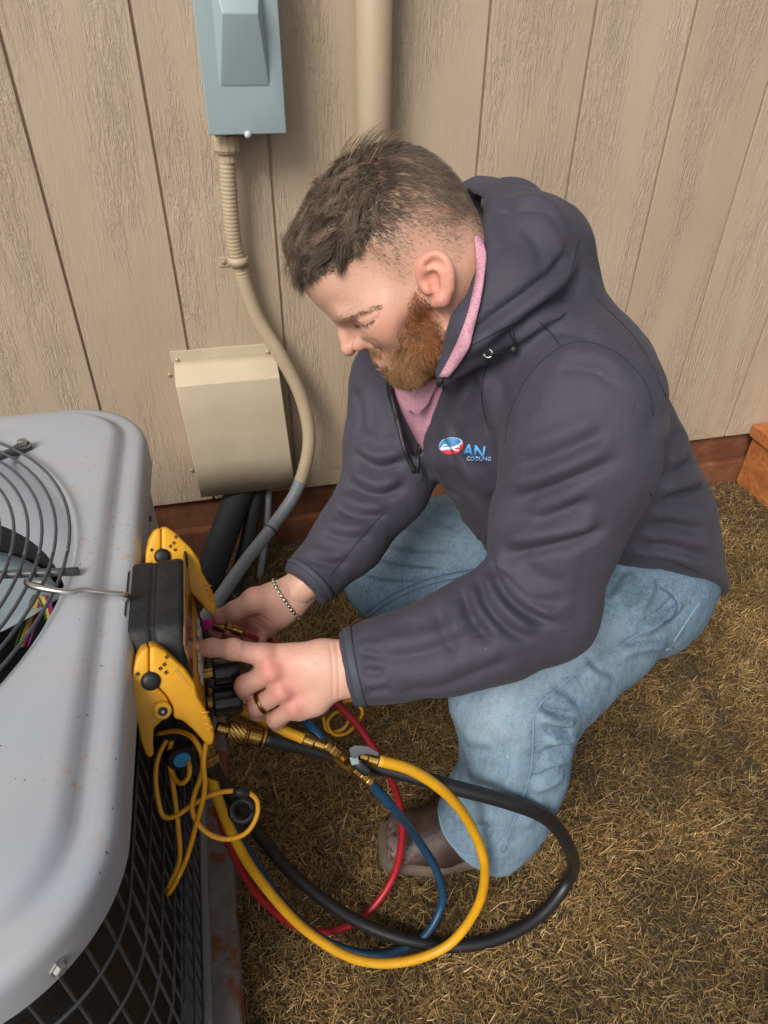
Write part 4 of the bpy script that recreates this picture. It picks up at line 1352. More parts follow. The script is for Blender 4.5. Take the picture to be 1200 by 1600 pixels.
# cuffs and hem end
JK.half(J(541, 1046, 0.79), J(520, 1050, 0.79) - J(560, 1043, 0.79)) if False else None
def cut_ball(X, c, n, rad):
    """flat end of a sleeve: cut within rad of c"""
    c = np.asarray(c); n = nrm(n)
    sl, P = X.sub(c - rad, c + rad)
    d = sum((P[i] - c[i]) * n[i] for i in range(3))
    r_ = np.sqrt(sum((P[i] - c[i]) ** 2 for i in range(3)))
    A = X.D[sl]
    X.D[sl] = np.where(r_ < rad, np.maximum(A, d), A)
cut_ball(JK, J(541, 1045, 0.79), J(500, 1056, 0.79) - J(560, 1043, 0.79), 0.075)
cut_ball(JK, J(474, 917, 0.917), J(450, 945, 0.905) - J(492, 898, 0.925), 0.06)
jV, jQ = JK.nets()
jV = relax(jV, jQ, 2, 0.5)

# ------------------------------------------------------------------ jeans
JN = Vox((0.05, -1.08, -0.01), (0.95, -0.25, 0.62), 0.0036)
JN.chain([J(925, 800, 1.09), J(960, 868, 1.14), J(950, 900, 1.15)], [0.118, 0.130, 0.128], 0.04, wide=LP, f=[1.18, 1.20, 1.18])
JN.ell(J(1006, 915, 1.16), (0.098, 0.098, 0.098), None, 0.05)
JN.chain([J(990, 928, 1.08), J(920, 982, 1.015), J(850, 1045, 0.955), J(800, 1085, 0.925)], [0.094, 0.088, 0.083, 0.077], 0.04)
JN.chain([J(799, 1090, 0.925), J(806, 1150, 0.955), J(803, 1200, 0.985), J(780, 1255, 1.03), J(755, 1288, 1.06)], [0.077, 0.072, 0.070, 0.072, 0.076], 0.03)
JN.chain([J(930, 850, 1.26), J(800, 830, 1.235), J(690, 860, 1.225), J(604, 900, 1.255)], [0.105, 0.095, 0.086, 0.074], 0.04)
JN.chain([J(604, 902, 1.255), J(650, 925, 1.34), J(740, 930, 1.42)], [0.074, 0.068, 0.058], 0.03)
cut_ball(JN, J(742, 1298, 1.063), J(690, 1352, 1.10) - J(780, 1262, 1.035), 0.125)
nV, nQ = JN.nets()
nV = relax(nV, nQ, 2, 0.5)

# ------------------------------------------------------------------ head
HD = Vox(HC - 0.185, HC + 0.185, 0.0021)
E = lambda f, l, u, rf, rl, ru, k=12, op='add': HD.ell(H(f, l, u), (rf / 1000, rl / 1000, ru / 1000), HA, k / 1000, op)
S = lambda a, b, ra, rb, k=8, op='add': HD.seg(H(*a), H(*b), ra / 1000, rb / 1000, k / 1000, op)
E(-9, 0, 28, 89, 75, 89, 1)
E(-34, 0, 34, 66, 68, 70, 20)
E(-30, 0, 5, 66, 71, 70, 20)
E(36, 0, -28, 46, 57, 66, 30)
E(40, 0, 60, 47, 58, 42, 25)
E(56, 0, 30, 30, 52, 34, 22)                     # forehead
for s in (-1, 1):
    S((76, s * 10, 7), (72, s * 40, 4), 8.5, 8, 14)      # brow ridge
    E(42, s * 46, -32, 24, 17, 20, 26)                    # cheekbone
    S((-18, s * 55, -46), (24, s * 43, -80), 20, 19, 20)  # jaw
    S((24, s * 43, -80), (55, s * 18, -88), 19, 17, 18)
    E(85, s * 33, -13, 21, 19, 8.5, 8, 'sub')              # socket
    E(58, s * 33, -16, 14.5, 16, 13.5, 4)               # lidded eye
    S((70, s * 20, -7), (67, s * 38, -6), 3.0, 2.6, 4)    # upper lid fold
    S((66, s * 22, -31), (70, s * 30, -27), 2.5, 2.5, 6)  # lower lid pouch
    S((74, s * 24, -36), (66, s * 34, -62), 4.5, 4.0, 10, 'sub')  # fold beside the mouth
    E(20, s * 64, -62, 26, 10, 16, 16, 'sub')             # hollow of the cheek
    E(40, s * 74, 22, 26, 9, 22, 16, 'sub')               # temple
E(62, 0, -70, 22, 32, 30, 20)                     # mouth
E(60, 0, -87, 16, 20, 13, 16)                     # chin
S((78, 0, 5), (90, 0, -12), 7.2, 8.2, 9)          # nose
S((90, 0, -12), (98.5, 0, -25.5), 7.2, 9.2, 6)
for s in (-1, 1):
    E(82, s * 13, -30, 13, 8, 8.5, 5)
    E(91, s * 6, -36, 5, 3, 4, 3, 'sub')
S((84, -18, -56), (84, 18, -56), 3.6, 3.6, 5)      # lips
S((82, -15, -64), (82, 15, -64), 4.6, 4.6, 5)
# neck
HD.chain([H(-30, 0, -45), J(712, 490, 0.81), J(770, 525, 0.85)], [0.062, 0.062, 0.066], 0.03)
hdV0, hdQ0 = HD.nets()
# ear: shell with rim, bowl and lobe
def ear(X, s):
    P = lambda f, l, u: H(f, s * l, u)
    A = np.stack([nrm(0.87 * e_f - 0.50 * e_u), nrm(s * e_l), nrm(0.50 * e_f + 0.87 * e_u)])
    def EP(a, b, l):     # along the ear (a: up), across (b: forward), out
        c = np.array([-17.0, 0, -35.0]); up = np.array([-0.46, 0, 0.89]); fw = np.array([0.89, 0, 0.46])
        q = c + (up * a + fw * b) * 0.86
        return H(q[0], s * l, q[2])
    rim = [(-4, 15, 74), (10, 17, 78), (22, 12, 82), (28, 1, 86), (25, -11, 89), (13, -17, 91), (-2, -16, 90), (-14, -11, 86)]
    rp = smooth_path([EP(a, b, l) for a, b, l in rim], 26)
    X.chain(list(rp), list(np.interp(np.linspace(0, 1, 26), np.linspace(0, 1, 8), [0.0034, 0.0038, 0.0040, 0.0040, 0.0038, 0.0037, 0.0038, 0.0048])), 0.003)
    X.chain([EP(-14, -11, 86), EP(-22, -2, 83), EP(-24, 6, 79)], [0.0050, 0.0078, 0.0058], 0.005)      # lobe
    X.chain([EP(16, 4, 80), EP(4, -6, 82), EP(-10, -5, 82)], [0.0085, 0.0085, 0.0065], 0.007)           # back of the shell
    X.chain([EP(20, -3, 86), EP(8, -9, 88.5), EP(-6, -8, 87.5), EP(-13, -1, 84)], [0.0032, 0.0034, 0.0034, 0.0036], 0.004)   # inner fold
    X.chain([EP(-2, 13, 76), EP(-8, 12, 78)], [0.0052, 0.0050], 0.004)                                   # tragus
    X.chain([EP(4, 4, 87), EP(-6, 4, 86)], [0.0068, 0.0058], 0.003, op='sub')                            # bowl
    X.chain([EP(18, 6, 88), EP(20, -1, 91), EP(14, -7, 94)], [0.0030, 0.0032, 0.003], 0.002, op='sub')
ear(HD, 1)
ear(HD, -1)
hdV, hdQ = HD.nets()
hdV = relax(hdV, hdQ, 2, 0.45)

# ------------------------------------------------------------------ hands
def hand_left():
    X = Vox(J(415, 1060, 0.80) - np.array([0.13, 0.10, 0.10]), J(430, 1060, 0.80) + np.array([0.13, 0.10, 0.10]), 0.0016)
    W_ = nrm(J(470, 1100, 0.79) - J(470, 1000, 0.785))
    X.chain([J(600, 1040, 0.795), J(540, 1045, 0.793), J(505, 1046, 0.793)], [0.0225, 0.0215, 0.0205], 0.01, wide=W_, f=[1.35, 1.48, 1.55])
    mc = {'i': J(413, 1024, 0.778), 'm': J(424, 1050, 0.774), 'r': J(440, 1080, 0.778), 'p': J(460, 1104, 0.787)}
    cb = {'i': J(505, 1025, 0.793), 'm': J(508, 1038, 0.79), 'r': J(510, 1052, 0.792), 'p': J(512, 1066, 0.796)}
    for q_, (r0, r1) in {'i': (0.0175, 0.0128), 'm': (0.0175, 0.0130), 'r': (0.0170, 0.0122), 'p': (0.016, 0.0112)}.items():
        X.seg(cb[q_], mc[q_] + (J(424, 1050, 0.784) - J(424, 1050, 0.778)), r0, r1, 0.014)
    X.chain([J(515, 1062, 0.798), J(490, 1092, 0.797), J(468, 1108, 0.795)], [0.020, 0.0175, 0.0125], 0.012)
    # index pointing
    X.chain([mc['i'] + ray(413, 1024) * 0.004, J(364, 1015, 0.768), J(330, 1012, 0.766), J(307, 1013, 0.766)], [0.0128, 0.0108, 0.0096, 0.0078], 0.006)
    X.ell(J(364, 1014, 0.767), (0.0112,) * 3, None, 0.004)
    # the others curl under
    X.chain([mc['m'] + ray(424, 1050) * 0.003, J(383, 1071, 0.778), J(385, 1084, 0.803), J(412, 1080, 0.815)], [0.0125, 0.0118, 0.0108, 0.0092], 0.004)
    X.chain([mc['r'] + ray(440, 1080) * 0.003, J(402, 1103, 0.783), J(403, 1112, 0.806), J(428, 1103, 0.818)], [0.0120, 0.0110, 0.0102, 0.0088], 0.004)
    X.chain([mc['p'] + ray(460, 1104) * 0.003, J(430, 1123, 0.792), J(432, 1128, 0.812), J(450, 1116, 0.824)], [0.0112, 0.0098, 0.0092, 0.0080], 0.004)
    for q_, r_ in (('i', 0.009), ('m', 0.0092), ('r', 0.0088), ('p', 0.0085)):     # knuckles
        X.ell(mc[q_] - nrm(ray(440, 1060)) * 0.0038, (r_,) * 3, None, 0.010)
    # thumb folded below the palm
    X.chain([J(500, 1040, 0.812), J(462, 1040, 0.832), J(425, 1045, 0.836), J(402, 1052, 0.832)], [0.017, 0.0145, 0.0118, 0.0095], 0.008)
    return X.nets()
def hand_right():
    X = Vox(J(400, 965, 0.92) - np.array([0.11, 0.10, 0.10]), J(400, 965, 0.92) + np.array([0.11, 0.10, 0.10]), 0.0016)
    W_ = nrm(J(468, 960, 0.92) - J(432, 910, 0.92))
    X.chain([J(500, 892, 0.935), J(452, 935, 0.918), J(430, 948, 0.915)], [0.020, 0.0195, 0.021], 0.01, wide=W_, f=[1.25, 1.35, 1.35])
    X.chain([J(430, 948, 0.917), J(408, 968, 0.925)], [0.0215, 0.0185], 0.012, wide=W_, f=[1.35, 1.5])
    X.chain([J(425, 935, 0.905), J(398, 938, 0.893)], [0.0175, 0.0165], 0.014)           # ball of the thumb
    X.chain([J(398, 938, 0.893), J(366, 955, 0.885), J(347, 963, 0.885)], [0.0145, 0.0115, 0.0098], 0.008)
    X.ell(J(341, 964, 0.886), (0.0096,) * 3, None, 0.006)
    for a, b, c, d, r_ in (((398, 962, .935), (362, 968, .950), (338, 978, .935), (337, 988, .905), 0.0105),
                           ((405, 972, .938), (378, 984, .958), (360, 994, .945), (364, 996, .912), 0.0108),
                           ((412, 982, .938), (398, 995, .955), (384, 1000, .942), (386, 997, .912), 0.0104),
                           ((422, 985, .935), (414, 1000, .948), (406, 1004, .935), (407, 999, .910), 0.0092)):
        X.chain([J(*a), J(*b), J(*c), J(*d)], [r_ * 1.15, r_ * 1.05, r_, r_ * 0.92], 0.004)
    return X.nets()
lhV, lhQ = hand_left()
lhV = relax(lhV, lhQ, 2, 0.4)
rhV, rhQ = hand_right()
rhV = relax(rhV, rhQ, 2, 0.4)

# ------------------------------------------------------------------ cloth: folds worked into the surface
def line_dist(V, C):
    """distance of the vertices to a polyline and the place along it (0..1)"""
    best = np.full(len(V), 1e9)
    par = np.zeros(len(V))
    n = len(C) - 1
    for i in range(n):
        a, b = C[i], C[i + 1]
        ab = b - a
        t = np.clip(((V - a) @ ab) / (ab @ ab + 1e-12), 0, 1)
        d = np.linalg.norm(V - a - t[:, None] * ab, axis=1)
        m = d < best
        best[m] = d[m]
        par[m] = (i + t[m]) / n
    return best, par
FOLD = 1.6
def folds(V, Q, strokes, detail):
    bv = bvh_of(V, Q)
    N = vnormals(V, Q)
    off = np.zeros(len(V))
    for pts, amp, w in strokes:
        C = drape(bv, pts, step=10)
        if len(C) < 3:
            continue
        P2 = np.asarray(pts, float)
        tg = np.gradient(P2, axis=0)
        tg /= np.linalg.norm(tg, axis=1)[:, None]
        px_m = FPX / PX(C.mean(0))[2]
        for sgn, am, wf in ((0, amp, 0.9), (1, -1.0 * amp, 0.55), (-1, -0.35 * amp, 0.9)):
            Cs = C if sgn == 0 else drape(bv, P2 + sgn * np.column_stack([-tg[:, 1], tg[:, 0]]) * (w * 1.35 * px_m), step=10)
            if len(Cs) < 2:
                continue
            lo, hi = Cs.min(0) - 3 * w, Cs.max(0) + 3 * w
            m = ((V > lo) & (V < hi)).all(1)
            if not m.any():
                continue
            d, s = line_dist(V[m], Cs)
            taper = sstep(0, 0.22, s) * sstep(1, 0.72, s)
            off[m] += FOLD * am * np.exp(-(d / (w * wf)) ** 2) * taper
    for sc, am, st in detail:
        off += am * np.array([mnoise.noise((v[0] * sc * st[0], v[1] * sc * st[1], v[2] * sc * st[2] + 3.1)) for v in V])
    return V + N * off[:, None]
J_STROKES = [
    ([(781, 762), (839, 746), (910, 717), (970, 690)], .0050, .011), ([(777, 844), (843, 833), (910, 817), (945, 795)], .0070, .012),
    ([(777, 848), (799, 909), (841, 947), (893, 963)], .0065, .010), ([(764, 883), (777, 936), (815, 973), (852, 985)], .0060, .010),
    ([(738, 908), (757, 960), (790, 1000)], .0050, .010), ([(795, 870), (830, 915), (885, 935)], .0040, .009),
    ([(705, 935), (718, 985), (742, 1020)], .0028, .012), ([(575, 1008), (650, 1000), (720, 975), (780, 940)], .0028, .011),
    ([(600, 1060), (680, 1050), (760, 1018), (820, 1000)], .0026, .013), ([(560, 1004), (600, 1014)], .0022, .007), ([(562, 1034), (606, 1036)], .0020, .008), ([(566, 1072), (612, 1062)], .0024, .008),
    ([(800, 700), (850, 690), (905, 668), (945, 645)], .0026, .012), ([(820, 800), (880, 780), (920, 758)], .0030, .010),
    ([(1030, 764), (1070, 754), (1112, 746)], .0060, .011), ([(995, 834), (1050, 838), (1115, 858)], .0060, .012), ([(1010, 803), (1050, 806), (1105, 815)], .0040, .010),
    ([(980, 858), (1056, 866), (1108, 888)], .0055, .010), ([(1045, 722), (1062, 712), (1078, 700)], .0030, .012), ([(1030, 690), (1045, 655), (1048, 625)], .0030, .012),
    ([(735, 590), (722, 640), (735, 690), (765, 740)], .0042, .011), ([(700, 665), (735, 735), (770, 790)], .0045, .012), ([(672, 690), (690, 745), (735, 800)], .0035, .010),
    ([(758, 580), (770, 640), (785, 690)], .0040, .010), ([(680, 760), (720, 800), (762, 850)], .0040, .010),
    ([(556, 690), (590, 712), (640, 700)], .0050, .011), ([(545, 735), (590, 756), (636, 742)], .0055, .011), ([(525, 772), (566, 790), (610, 790)], .0045, .010), ([(505, 815), (545, 825), (585, 822)], .0035, .010),
    ([(478, 855), (510, 866), (548, 866)], .0028, .009), ([(570, 600), (580, 650), (575, 690)], .0030, .011),
    ([(905, 375), (888, 425), (848, 462), (778, 512), (702, 572)], .0050, .009), ([(742, 330), (790, 315), (855, 318), (900, 360)], .0030, .008), ([(775, 300), (768, 345), (772, 400)], .0050, .012),
    ([(835, 330), (870, 375), (880, 420)], .0030, .014), ([(920, 470), (860, 495), (790, 545)], .0035, .008), ([(850, 500), (900, 500), (950, 520)], .0025, .010),
    ([(860, 560), (900, 552), (950, 565), (990, 600)], .0022, .010)]
jV = folds(jV, jQ, J_STROKES, [(16, 0.0030, (1, 1, 1)), (38, 0.0016, (1, 1, 0.6)), (80, 0.0007, (1, 1, 0.5))])
FOLD = 1.0
N_STROKES = [
    ([(900, 1130), (872, 1128), (838, 1118)], .0085, .008), ([(902, 1150), (880, 1156), (850, 1156)], .0075, .008), ([(898, 1176), (872, 1190), (842, 1196)], .0060, .009),
    ([(886, 1208), (862, 1226), (826, 1236)], .0045, .010), ([(722, 1150), (748, 1160), (772, 1160)], .0030, .009), ([(728, 1196), (752, 1212), (790, 1222)], .0032, .011),
    ([(694, 1262), (730, 1278), (780, 1276)], .0042, .010), ([(812, 1160), (806, 1205), (790, 1250)], .0026, .014), ([(850, 1240), (836, 1270), (815, 1300)], .0030, .011),
    ([(1070, 938), (1040, 966), (1004, 988)], .0060, .008), ([(1024, 903), (1010, 935), (988, 962)], .0050, .009), ([(990, 893), (972, 922), (955, 946)], .0042, .010), ([(950, 893), (938, 920), (922, 940)], .0036, .010),
    ([(1046, 1008), (1012, 1012), (965, 1022)], .0055, .009), ([(962, 1070), (930, 1058), (905, 1036)], .0034, .010), ([(900, 1120), (880, 1098), (850, 1085)], .0040, .010),
    ([(590, 845), (640, 854), (720, 858)], .0040, .008), ([(575, 868), (630, 878), (700, 884)], .0042, .007), ([(560, 892), (610, 902), (660, 900)], .0034, .007), ([(620, 815), (670, 826), (725, 835)], .0042, .008), ([(650, 790), (680, 800), (715, 808)], .0034, .008)]
nV = folds(nV, nQ, N_STROKES, [(14, 0.0030, (1, 1, 1)), (34, 0.0014, (1, 1, 1))])

# ------------------------------------------------------------------ materials of the man
def softshell():
    M = Mat('softshell', srgb(58, 56, 69), 0.72, 0, 0.35)
    v = M.coords()
    c = M.ramp(M.noise(v, 5, 4), [(0.3, srgb(55, 53, 64)), (0.7, srgb(64, 62, 73))])
    w = M.noise(M.coords((1, 1, 1)), 900, 2, 0.6)
    c = M.mix(M.math('MULTIPLY', M.ramp(w, [(0.4, (0, 0, 0)), (0.7, (1, 1, 1))]), 0.35), c, srgb(77, 75, 87))
    lint = M.ramp(M.noise(v, 150, 1, 0.4), [(0.80, (0, 0, 0)), (0.82, (1, 1, 1))])
    M.color(M.mix(M.math('MULTIPLY', lint, 0.25), c, srgb(130, 130, 140)))
    M.b.inputs['Sheen Weight'].default_value = 0.04
    M.b.inputs['Sheen Roughness'].default_value = 0.5
    M.bump(w, 0.40, 0.0008)
    M.bump(M.noise(M.coords((1, 1, 0.55)), 42, 4, 0.6, 0.8), 0.30, 0.006)
    return M.m
SHELL = softshell()
SEAM = plain('seam_dark', srgb(38, 38, 46), 0.8)
def denim():
    M = Mat('denim', srgb(110, 140, 165), 0.85, 0, 0.2)
    v = M.coords()
    big = M.noise(v, 5.5, 4, 0.6)
    c = M.ramp(big, [(0.25, srgb(52, 78, 104)), (0.5, srgb(80, 108, 131)), (0.75, srgb(116, 143, 161))])
    f = M.attr('fade')
    c = M.mix(M.math('MULTIPLY', f, 0.6), c, srgb(166, 181, 188))
    c = M.mix(M.attr('wear'), c, srgb(70, 92, 120))
    st = M.noise(M.coords((150, 150, 34), rot=(0.35, 0.25, 0)), 1.0, 4, 0.65, 0.5)
    c = M.mix(M.math('MULTIPLY', M.ramp(st, [(0.38, (0, 0, 0)), (0.66, (1, 1, 1))]), 0.26), c, srgb(150, 172, 186))
    c = M.mix(M.math('MULTIPLY', M.ramp(st, [(0.30, (1, 1, 1)), (0.45, (0, 0, 0))]), 0.22), c, srgb(54, 78, 106))
    tw = M.noise(M.coords((260, 260, 1500), rot=(0.5, 0.3, 0)), 1.0, 2, 0.7)
    tw2 = M.noise(M.coords((1500, 900, 300), rot=(0.2, 0.6, 0.3)), 1.0, 2, 0.7)
    t = M.mix(0.5, tw, tw2)
    c = M.mix(M.math('MULTIPLY', M.ramp(t, [(0.42, (0, 0, 0)), (0.62, (1, 1, 1))]), 0.34), c, srgb(172, 186, 192))
    c = M.mix(M.math('MULTIPLY', M.ramp(t, [(0.34, (1, 1, 1)), (0.46, (0, 0, 0))]), 0.34), c, srgb(60, 80, 104))
    sp = M.ramp(M.noise(v, 46, 2, 0.4), [(0.80, (0, 0, 0)), (0.815, (1, 1, 1))])
    M.color(M.mix(M.math('MULTIPLY', sp, 0.5), c, srgb(206, 206, 200)))
    M.bump(t, 0.25, 0.0006)
    M.bump(M.noise(v, 30, 4, 0.6), 0.18, 0.004)
    return M.m
DENIM = denim()
def skin_mat():
    M = Mat('skin', srgb(205, 165, 145), 0.5, 0, 0.4)
    v = M.coords()
    c = M.attr('tone', 'Color')
    mott = M.noise(v, 45, 4, 0.6)
    c = M.mix(M.math('MULTIPLY', M.ramp(mott, [(0.4, (0, 0, 0)), (0.75, (1, 1, 1))]), 0.22), c, srgb(196, 128, 112))
    c = M.mix(M.math('MULTIPLY', M.ramp(M.noise(v, 260, 2), [(0.58, (0, 0, 0)), (0.70, (1, 1, 1))]), 0.14), c, srgb(158, 98, 78))
    M.color(c)
    M.b.inputs['Subsurface Weight'].default_value = 0.22
    M.b.inputs['Subsurface Radius'].default_value = (1.0, 0.35, 0.2)
    M.b.inputs['Subsurface Scale'].default_value = 0.006
    M.bump(M.noise(v, 420, 4, 0.7), 0.35, 0.0009)
    M.rough(M.ramp(M.noise(v, 90, 4), [(0.3, (0.38,) * 3), (0.7, (0.6,) * 3)]))
    vo = M.n('ShaderNodeTexVoronoi', Scale=420.0)
    M.l(v, vo.inputs['Vector'])
    M.bump(vo.outputs['Distance'], 0.22, 0.0007)
    return M.m
SKIN = skin_mat()

# ------------------------------------------------------------------ the body: one skin from head to hands
man = bpy.data.objects.new('person', None)
BX = Vox((0.0, -1.10, 0.25), (0.85, -0.33, 1.0), 0.011)
BX.chain([J(918, 760, 1.04), J(868, 712, 0.99), J(812, 618, 0.90), J(785, 560, 0.86)], [0.09, 0.10, 0.09, 0.07], 0.05)
BX.chain([J(905, 600, 0.775), J(800, 525, 0.83), J(640, 585, 0.95)], [0.042, 0.045, 0.030], 0.04)
BX.chain([J(918, 632, 0.735), J(868, 830, 0.765), J(838, 940, 0.787), J(690, 1008, 0.785), J(560, 1043, 0.792)], [0.048, 0.042, 0.038, 0.032, 0.025], 0.02)
BX.chain([J(622, 612, 0.955), J(603, 760, 0.965), J(492, 898, 0.925), J(465, 925, 0.915)], [0.030, 0.028, 0.022, 0.021], 0.02)
BX.chain([J(712, 490, 0.81), J(770, 525, 0.85), J(800, 560, 0.88)], [0.058, 0.062, 0.07], 0.03)
bxV, bxQ = BX.nets()
# groove below the lowered lid, lid crease, wrinkle beside the eye
def crease(V, Q, lines, amp, w):
    bv = bvh_of(V, Q)
    N = vnormals(V, Q)
    off = np.zeros(len(V))
    for pts in lines:
        C = drape(bv, pts, step=3)
        if len(C) < 2: continue
        d, s = line_dist(V, C)
        off -= amp * np.exp(-(d / w) ** 2)
    return V + N * off[:, None]
hdV = crease(hdV, hdQ, [[(549, 509), (560, 510), (574, 507), (588, 498)]], 0.0016, 0.0020)
hdV = crease(hdV, hdQ, [[(552, 499), (565, 497), (580, 490), (588, 485)]], 0.0007, 0.0018)
hdV = crease(hdV, hdQ, [[(583, 532), (594, 541), (600, 552)]], 0.0010, 0.0030)
def skin_tones():
    base = np.array(srgb(203, 160, 137)); red = np.array(srgb(196, 118, 100)); hairc = np.array(srgb(104, 86, 70))
    L = HL(hdV)
    C = np.tile(base, (len(hdV), 1))
    def blend(w, col):
        C[:] = C * (1 - w[:, None]) + col * w[:, None]
    g = lambda c, r: np.exp(-(((L - np.array(c)) / np.array(r)) ** 2).sum(1))
    for s in (1, -1):
        blend(0.55 * g((44, s * 52, -34), (24, 22, 20)), red)                       # cheek
        ew = sstep(72, 80, s * L[:, 1]) * sstep(30, 10, np.abs(L[:, 0] + 17)) * sstep(40, 26, np.abs(L[:, 2] + 35))
        blend(0.65 * ew, np.array(srgb(212, 140, 122)))
        blend(0.35 * g((62, s * 34, -8), (14, 18, 8)), np.array(srgb(176, 118, 108)))
    blend(0.55 * g((92, 0, -30), (14, 18, 12)), red)
    blend(0.7 * g((84, 0, -61), (6, 18, 7)), np.array(srgb(186, 100, 96)))
    blend(0.28 * g((-20, 70, -80), (50, 40, 30)), red)
    return C, L
hC, hL = skin_tones()
# where hair grows, in the head's own side view (forward, up)
bvh_h = bvh_of(hdV, hdQ)
def on_head(pts):
    return HL(drape(bvh_h, pts, step=9))[:, [0, 2]]
top_edge = on_head([(500, 434), (534, 416), (570, 396), (590, 364), (600, 336), (606, 302), (606, 270), (602, 244)])
top_poly = np.vstack([[[96, 64]], top_edge, [[-80, 105], [-82, 190], [0, 190], [120, 140], [104, 70]]])
fade_edge = on_head([(556, 420), (587, 428), (616, 438), (640, 446), (650, 430), (652, 405), (672, 392), (700, 398), (716, 412), (735, 380)])
fade_poly = np.vstack([top_edge, [[-110, 60], [-115, -30]], fade_edge[::-1], on_head([(556, 420), (545, 423)])[-1:]])
d_top = poly_dist(top_poly, hL[:, 0], hL[:, 2])
all_poly = np.vstack([[[96, 64]], top_edge[:2], fade_edge, [[-118, -38], [-140, 60], [-130, 140], [0, 190], [120, 140], [104, 70]]])
d_all = poly_dist(all_poly, hL[:, 0], hL[:, 2])
lowd = np.full(len(hL), 1e9)
for i in range(len(fade_edge) - 1):
    for t in (0, 0.33, 0.66):
        a = fade_edge[i] * (1 - t) + fade_edge[i + 1] * t
        lowd = np.minimum(lowd, np.hypot(hL[:, 0] - a[0], hL[:, 2] - a[1]))
earz = (np.abs(hL[:, 1]) > 76.5) & (np.abs(hL[:, 0] + 17) < 30) & (np.abs(hL[:, 2] + 35) < 34)
fden = np.where((d_all > 0) & ~earz, 0.10 + 0.90 * sstep(0, 42, lowd), 0)
hden = sstep(-3, 11, d_top) * (~earz)
cap = np.maximum(0.56 * fden ** 0.8, 0.95 * hden)
hC = hC * (1 - cap[:, None]) + (np.array(srgb(138, 112, 93)) * (1 - hden[:, None]) + np.array(srgb(66, 53, 43)) * hden[:, None]) * cap[:, None]
beard_poly = np.vstack([on_head([(646, 444), (668, 466), (680, 488), (694, 512), (700, 535)]), [[-6, -92], [20, -118], [75, -118], [98, -95], [96, -70]],
                        on_head([(600, 560), (585, 556), (573, 553)]), [[92, -50], [90, -44]], on_head([(575, 545), (590, 543), (606, 549), (616, 538), (626, 514), (634, 488), (639, 462)])])
d_b = poly_dist(beard_poly, hL[:, 0], hL[:, 2])
lip = np.exp(-(((hL - np.array([84, 0, -60])) / np.array([12, 15, 4.5])) ** 2).sum(1))
mst = sstep(-39, -43, hL[:, 2]) * sstep(-60, -54, hL[:, 2]) * (np.abs(hL[:, 1]) < 34) * (hL[:, 0] > 55)
chn = sstep(-64, -68, hL[:, 2]) * (np.abs(hL[:, 1]) < 36) * (hL[:, 0] > 45)
bden = np.maximum(sstep(-3, 13, d_b), np.maximum(mst, chn)) * (1 - np.clip(lip * 1.2, 0, 1))
hC = hC * (1 - 0.6 * bden[:, None]) + np.array(srgb(130, 80, 52)) * 0.6 * bden[:, None]
def hand_tone(V, knuckles):
    base = np.array(srgb(214, 170, 150)); red = np.array(srgb(212, 132, 122))
    C = np.tile(base, (len(V), 1))
    for p, r, w in knuckles:
        a = w * np.exp(-(np.linalg.norm(V - p, axis=1) / r) ** 2)
        C = C * (1 - a[:, None]) + red * a[:, None]
    return C
lC = hand_tone(lhV, [(J(426, 1048, .765), .016, .75), (J(441, 1080, .768), .015, .6), (J(460, 1104, .775), .016, .7), (J(413, 1022, .768), .015, .4), (J(364, 1014, .76), .009, .35), (J(303, 1013, .766), .012, .5),
                     (J(378, 1075, .775), .014, .4), (J(398, 1104, .78), .013, .4), (J(428, 1124, .79), .012, .4), (J(450, 1060, .775), .04, .22)])
rC = hand_tone(rhV, [(J(345, 965, .885), .018, .6), (J(340, 988, .90), .014, .7), (J(365, 996, .90), .014, .6), (J(386, 997, .90), .014, .6), (J(410, 985, .91), .03, .45), (J(395, 935, .89), .025, .25)])
# knuckle creases on the pointing finger and wrist lines
def crease(V, Q, lines, amp, w):
    bv = bvh_of(V, Q)
    N = vnormals(V, Q)
    off = np.zeros(len(V))
    for pts in lines:
        C = drape(bv, pts, step=3)
        if len(C) < 2: continue
        d, s = line_dist(V, C)
        off -= amp * np.exp(-(d / w) ** 2)
    return V + N * off[:, None]
lhV = crease(lhV, lhQ, [[(360, 1004), (358, 1014), (361, 1024)], [(366, 1003), (365, 1014), (367, 1024)], [(371, 1006), (371, 1022)], [(328, 1004), (327, 1020)],
                        [(516, 1008), (520, 1045), (520, 1090)], [(525, 1006), (529, 1045), (530, 1088)], [(402, 1046), (409, 1040), (413, 1035)], [(396, 1084), (412, 1076), (422, 1066)], [(420, 1112), (432, 1104), (442, 1096)]], 0.0009, 0.0016)
rhV = crease(rhV, rhQ, [[(388, 958), (405, 962), (425, 975)], [(372, 948), (376, 960)], [(395, 972), (415, 984)]], 0.0010, 0.0018)
bC = np.tile(np.array(srgb(212, 170, 148)), (len(bxV), 1))
VV, QQ, o_ = [], [], 0
for v_, q_ in ((hdV, hdQ), (lhV, lhQ), (rhV, rhQ), (bxV, bxQ)):
    VV.append(v_); QQ.append(q_ + o_); o_ += len(v_)
bme = mesh('person', np.vstack(VV), np.vstack(QQ), True)
vattr(bme, 'tone', np.vstack([hC, lC, rC, bC]))
bpy.data.objects.remove(man)
man = tag(link('person', bme, SKIN), 'crouching bearded man in dark grey jacket and jeans pressing the gauge', 'person')

